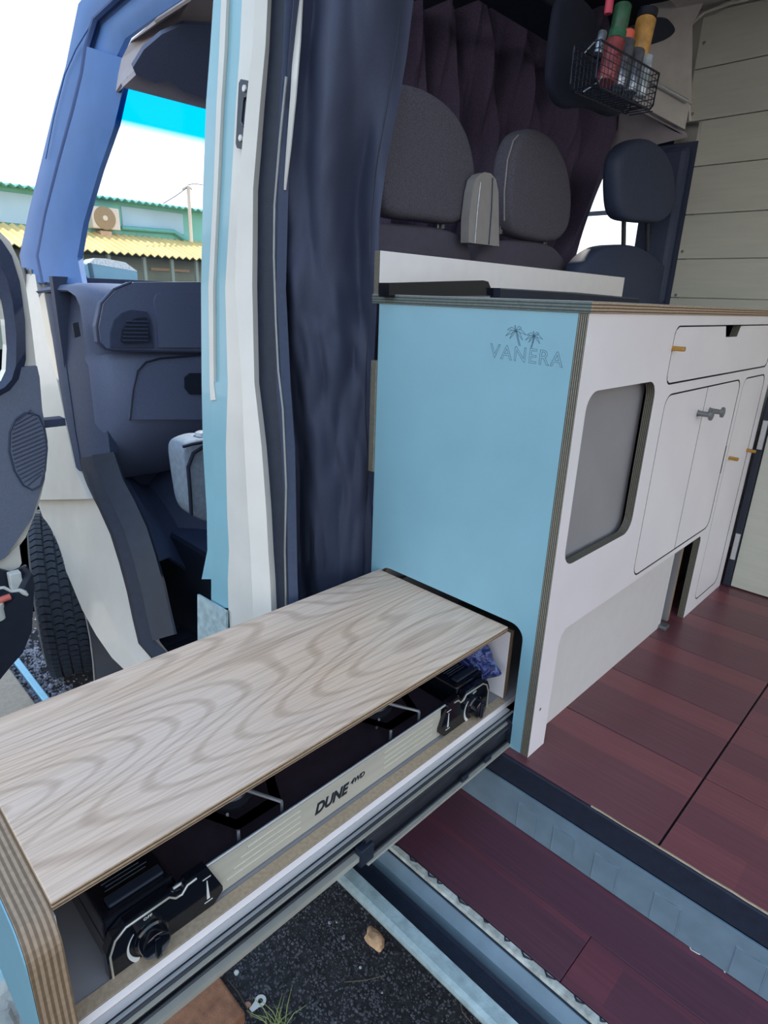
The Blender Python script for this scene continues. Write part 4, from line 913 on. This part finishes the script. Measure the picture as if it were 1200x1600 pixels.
# black pad added behind the basket, in place of plain darkness
pts = px(0, -.45, [(880, -20), (925, 0), (948, 60), (955, 110), (990, 165), (965, 185), (925, 165), (880, 170), (862, 130), (868, 60)])
pillow('darkness_pad', pts, 0, -.48, -.45, 'black_cloth', inset=.2, label='slack black pad added for the darkness left of and behind the wire basket', cat='bag')
pts = px(0, -.42, [(1000, 40), (1040, 20), (1062, 46), (1046, 62), (1010, 72)])
pillow('dark_pouch', pts, 0, -.47, -.42, 'black_cloth', inset=.2, label='small dark pouch hanging right of the yellow labelled cup', cat='pouch')
sheet('cardboard_scrap', [[P(0, -.75, 835, 14), P(0, -.75, 880, 6)], [P(0, -.75, 858, 30), P(0, -.75, 896, 42)]], .003, 'header_trim', label='torn tan scrap sticking out at the top of the brown curtain', cat='scrap')
for k, q in enumerate((((938, 56), (925, 70), (914, 82)), ((944, 115), (935, 128), (912, 143)))):
    tube('cable', [P(0, -.33, *a) for a in q], .0014, 'clear_pale', label=('thin pale cord running left from the top of the wire basket', 'thin pale cord running left from the foot of the wire basket')[k], cat='cord')

# ================================================================== SMALL THINGS IN THE CAB
XB_ = -1.2
gb = empty('grey_bag', 'small grey bag with black straps standing in the front footwell', 'bag', P(0, XB_, 305, 818))
pillow('bag_body', px(0, XB_, [(284, 702), (292, 690), (316, 682), (345, 684), (345, 822), (318, 815), (298, 802), (290, 750)]), 0, XB_ - .10, XB_, 'bag_grey', gb, inset=.12)
tube('strap', [P(0, XB_ + .012, x, y) for x, y in ((299, 805), (297, 770), (294, 730), (302, 708), (318, 698))], .006, 'black_cloth', gb)
tube('strap', [P(0, XB_ + .012, x, y) for x, y in ((286, 698), (300, 694), (322, 690))], .005, 'black_cloth', gb)
lathe('bottle_top', P(0, XB_ - .03, 315, 690), (0, 0, 1), [(0, .02), (.03, .018), (.034, .01)], 'clear_pale', gb)
# things in the door pocket
XQ = XDR + .05
q = P(0, XQ, 27, 905); box('white_box', (XQ - .02, q.y - .022, q.z - .03), (XQ + .01, q.y + .012, q.z + .025), 'litter_white', label='small white carton standing in the passenger door pocket', cat='box', bev=.003)
tube('cord', [P(0, XQ + .055, x, y) for x, y in ((-10, 920), (6, 918), (18, 924), (30, 922), (38, 926), (43, 930))], [.005, .005, .0045, .006, .008, .004], 'litter_white', label='thick white cord lying over the passenger door pocket edge', cat='cord')
q = P(0, XQ + .04, 16, 932); lathe('red_lighter', q, (0, -1, -.1), [(0, .010), (.035, .010), (.04, .006)], 'red_item', label='small coral red item under the white cord in the door pocket', cat='lighter')
q = P(0, XQ + .03, 4, 948); lathe('white_roll', q - Vector((0, .03, .03)), (0, 0, 1), [(0, .035), (.05, .035), (.052, .02)], 'litter_white', label='white roll lying lowest in the passenger door pocket', cat='roll')

# ================================================================== ON THE GROUND
G = -.65
def rock(name, c, r, m, seed, lab, cat, group=None, sq=(1, 1, .7)):
    bm = bmesh.new(); bmesh.ops.create_icosphere(bm, subdivisions=3, radius=1)
    for v in bm.verts:
        k = 1 + .32 * noise.noise(v.co * 1.3 + Vector((seed, 0, 0))) + .12 * noise.noise(v.co * 4 + Vector((0, seed, 0)))
        v.co = Vector((v.co.x * sq[0], v.co.y * sq[1], v.co.z * sq[2])) * r * k
    zmin = min(v.co.z for v in bm.verts)
    for v in bm.verts: v.co += Vector((c[0], c[1], G - zmin - .003))
    return bmlink(name, bm, m, smooth=25, label=lab, cat=cat, group=group)
c = P(2, G + .02, 586, 1464); rock('rock', c, .026, 'rock_tan', 3, 'tan rock lying alone on dark gravel near the sill', 'rock', sq=(1.15, .72, .6))
box('paver', (-.62, -.96, G - .01), (-.335, -.478, G + .03), 'paver_brown', label='rust-brown paver on the gravel below the drawer slide', cat='paver', bev=.006)
box('paver', (-2.75, -1.0, G - .01), (-1.70, -.452, G + .03), 'paver_pale', label='pale sandy paver on the ground beneath the open passenger door', cat='paver', bev=.006)
box('metal_bar', (-2.35, -.425, G + .004), (-1.5, -.398, G + .022), 'bar_blue', label='long pale blue bar lying on gravel beside the front tyre', cat='bar', bev=.004)
LOCS = [('against the teal drawer front, uppermost of the heap', 6, 1530, .045), ('second from the top of the heap', 16, 1556, .038), ('broad flat one in the middle of the heap', 12, 1578, .04), ('lowest one beside the teal drawer front', 32, 1598, .03), ('bottom-left corner one of the heap', 2, 1604, .045)]
for k, (lab, x, y, r) in enumerate(LOCS):
    c = P(2, G + .03, x, y); rock('stone', c, r * .82, 'stone_grey', 11 + k * 3, 'grey stone left of the drawer, ' + lab, 'stone', 'grey stones heaped left of the drawer', (1.1, .9, .6))
# white bits, ring tab, petal, twigs, grass
for k, (x, y, r, lab) in enumerate(((370, 1521, .006, 'white pebble above the ring-shaped tab'), (563, 1512, .0035, 'tiny white pebble just below the tan rock'), (526, 1441, .003, 'tiny white pebble above and left of the tan rock'), (597, 1551, .003, 'tiny white pebble far below the tan rock'))):
    rock('pebble', P(2, G, x, y), r, 'litter_white', 31 + k, lab, 'pebble', sq=(1, 1, .8))
rock('petal', P(2, G, 388, 1570), .008, 'petal_pink', 51, 'pinkish petal touching the ring-shaped tab', 'petal', sq=(1, .7, .5))
a = P(2, G + .008, 407, 1564); b = P(2, G + .008, 394, 1577)
bm = bmesh.new(); dd = (b - a).normalized(); nn = Vector((-dd.y, dd.x, 0)); outp = []
for i in range(13): t = PI * .22 + (2 * PI - PI * .44) * i / 12; outp.append(a + dd * math.cos(t) * .013 + nn * math.sin(t) * .013)
outp += [b - nn * .005 + dd * .004, b + nn * .005 + dd * .004]
hol = [a + dd * math.cos(2 * PI * i / 12) * .006 + nn * math.sin(2 * PI * i / 12) * .006 for i in range(12)]
slab('ring_tab', [(p.x, p.y) for p in outp], [[(p.x, p.y) for p in hol]], 2, G + .008, G + .0095, 'litter_white', label='pale ring-shaped plastic tab lying at the corner of the brown paver', cat='tab')
c = P(2, G + .01, 345, 1520); rock('flint', c, .010, 'stone_grey', 61, 'pointed grey chip leaning on the brown paver edge', 'chip', sq=(.8, .8, 1.4))
for k, q in enumerate((((345, 1478), (362, 1488), (383, 1501)), ((541, 1534), (570, 1532), (601, 1524)), ((720, 1565), (722, 1580), (738, 1600)), ((355, 1530), (372, 1550), (394, 1590)))):
    tube('twig', [P(2, G + .006, *a) for a in q], .0011, 'twig', n=5, label=('thin twig near the drawer slide at the upper gravel edge', 'thin curved twig below the tan rock', 'thin twig at the bottom right of the gravel', 'thin dark twig beside the brown paver corner')[k], cat='twig')
gt = empty('grass_tuft', 'pale green grass tuft growing at the bottom edge of the gravel', 'grass', P(2, G, 432, 1604))
for k in range(26):
    c0 = P(2, G, 432, 1606) + Vector((random.uniform(-.015, .015), random.uniform(-.015, .015), 0)); a = random.uniform(0, 2 * PI); L_ = random.uniform(.02, .07)
    tube('blade', [c0, c0 + Vector((math.cos(a) * L_ * .4, math.sin(a) * L_ * .4, L_ * .5)), c0 + Vector((math.cos(a) * L_, math.sin(a) * L_, L_ * .55))], [.0012, .001, .0003], 'grass', gt, 4)
tube('loose_thread', [P(2, -.1465, x, y) for x, y in ((1075, 1474), (1080, 1484), (1092, 1491), (1104, 1490), (1116, 1500), (1128, 1510), (1133, 1520))], .0009, 'litter_white', n=5, label='white loose thread lying on the lower red step', cat='thread')

# ================================================================== THE BUILDING BEYOND THE WINDSCREEN
XF = -18.0
def bp(x, y, X=XF): return P(0, X, x, y)
zt = (bp(0, 292).z + bp(312, 327).z) / 2; zm = (bp(0, 350).z + bp(312, 380).z) / 2 ; ze = (bp(0, 386).z + bp(312, 404).z) / 2
YA, YB = 1.0, 15.0
bd = empty('low_building', 'low teal building with corrugated roofs beyond the windscreen', 'building', (XF, 8, G))
box('upper_wall', (XF - 3, YA, G), (XF, YB, zt - .02), 'building_teal', bd, 0)
box('wall_patch', (XF - .02, YA, zm + .05), (XF + .03, bp(60, 330).y, zt - .15), 'building_blue', bd, 0)
box('wall_patch', (XF - .02, bp(190, 340).y, zm + .2), (XF + .03, bp(285, 340).y, zt - .14), 'building_blue', bd, 0)
def corrugated(name, x0, z0, x1, z1, amp, m):
    n = 280; rows = []
    for i in range(n + 1):
        y = YA + (YB - YA) * i / n; h = amp * math.sin(i * PI / 2 * 1.0) ; rows.append([Vector((x0, y, z0 + h)), Vector((x1, y, z1 + h))])
    return sheet(name, rows, .02, m, bd, smooth=70)
corrugated('upper_roof', XF + .35, zt - .03, XF - 3.2, zt + .25, .035, 'roof_teal')
zl = P(0, XF + 2.0, 156, 394).z
corrugated('lean_to_roof', XF + 2.0, zl, XF + .02, zm, .035, 'roof_yellow')
box('lean_to_wall', (XF + .9, YA, G), (XF + 1.0, YB, zl - .02), 'building_grey', bd, 0)
for x in (170, 225, 268, 306, 128): p = bp(x, 410, XF + 1.8); box('post', (XF + 1.75, p.y - .04, G), (XF + 1.85, p.y + .04, zl - .03), 'building_grey', bd, 0)
p0 = bp(234, 418, XF + 1.0); p1 = bp(295, 426, XF + 1.0); box('sill_board', (XF + 1.0, p0.y, p1.z), (XF + 1.06, p1.y, p0.z), 'wood_pale', bd, .01)
tube('drain_pipe', [bp(190, 356, XF + .1), bp(272, 362, XF + .1), bp(292, 376, XF + .1)], .06, 'roof_teal', bd)
ac = empty('air_conditioner', 'white wall air conditioner with round fan on the teal building', 'appliance', bp(166, 364, XF + .3))
a = bp(142, 321, XF + .4); b = bp(189, 360, XF + .4); box('casing', (XF + .04, a.y, b.z), (XF + .4, b.y, a.z), 'ac_white', ac, .02)
c = bp(164, 341, XF + .4); lathe('fan_guard', (XF + .401, c.y, c.z), (1, 0, 0), [(0, .29), (.02, .28), (.021, .08), (.03, .07), (.035, .01)], 'ac_grille', ac, 28); lathe('fan_hub', (XF + .43, c.y, c.z), (1, 0, 0), [(0, .07), (.02, .05)], 'ac_white', ac, 14)
c = bp(166, 362, XF + .3); box('bracket', (XF + .03, c.y - .15, c.z - .16), (XF + .3, c.y + .15, c.z + .02), 'wood_pale', ac, .01)
an = empty('antenna_pole', 'thin pale pole with wires rising beside the teal building', 'pole', bp(297, 375))
tube('pole', [bp(299, 378, XF + .6), bp(294, 291, XF + .6)], .05, 'ac_white', an); tube('bracket_arm', [bp(285, 296, XF + .6), bp(293, 290, XF + .6), bp(300, 296, XF + .6)], .03, 'ac_white', an)
tube('wire', [bp(293, 293, XF + .6), bp(275, 306, XF + .6), bp(255, 318, XF + .6)], .012, 'crate_dark', an, 5); tube('wire', [bp(293, 289, XF + .6), bp(304, 287, XF + .6), bp(330, 291, XF + .6)], .012, 'crate_dark', an, 5)
# pale blue crate-like trailer nearer than the building
XT = -6.0
tr = empty('box_trailer', 'pale blue boxy trailer seen low through the windscreen', 'trailer', P(0, XT, 160, 470))
def T(x, y, X=XT): return P(0, X, x, y)
bm = bmesh.new()
f0 = [T(107, 424), T(140, 411), T(148, 446), T(112, 456)]; t1 = T(215, 420, XT - .6); f1 = [T(140, 411), T(216, 424), T(222, 446), T(148, 446)]
def prism(name, A, off, m):
    bm = bmesh.new(); A_ = [bm.verts.new(p) for p in A]; B_ = [bm.verts.new(Vector(p) + Vector(off)) for p in A]; bm.faces.new(A_); bm.faces.new(B_[::-1])
    for i in range(len(A)): j = (i + 1) % len(A); bm.faces.new([A_[i], A_[j], B_[j], B_[i]])
    return bmlink(name, bm, m, tr)
def down(p, z): return Vector((p.x, p.y, z))
prism('end_wall', [T(107, 424), T(140, 411), down(T(140, 411), G), down(T(107, 424), G)], (-.02, 0, 0), 'crate_blue')
prism('side_wall', [T(140, 411), T(214, 424), down(T(214, 424), G), down(T(140, 411), G)], (-.6, .1, 0), 'crate_blue')
prism('roof_hump', [T(138, 412), T(148, 403), T(166, 404), T(196, 410), T(215, 424), T(140, 414)], (-.5, .1, 0), 'clear_pale')
tube('corner_post', [T(140, 411), T(147, 450)], .02, 'crate_dark', tr); tube('rail', [T(112, 442), T(135, 432)], .012, 'crate_dark', tr)
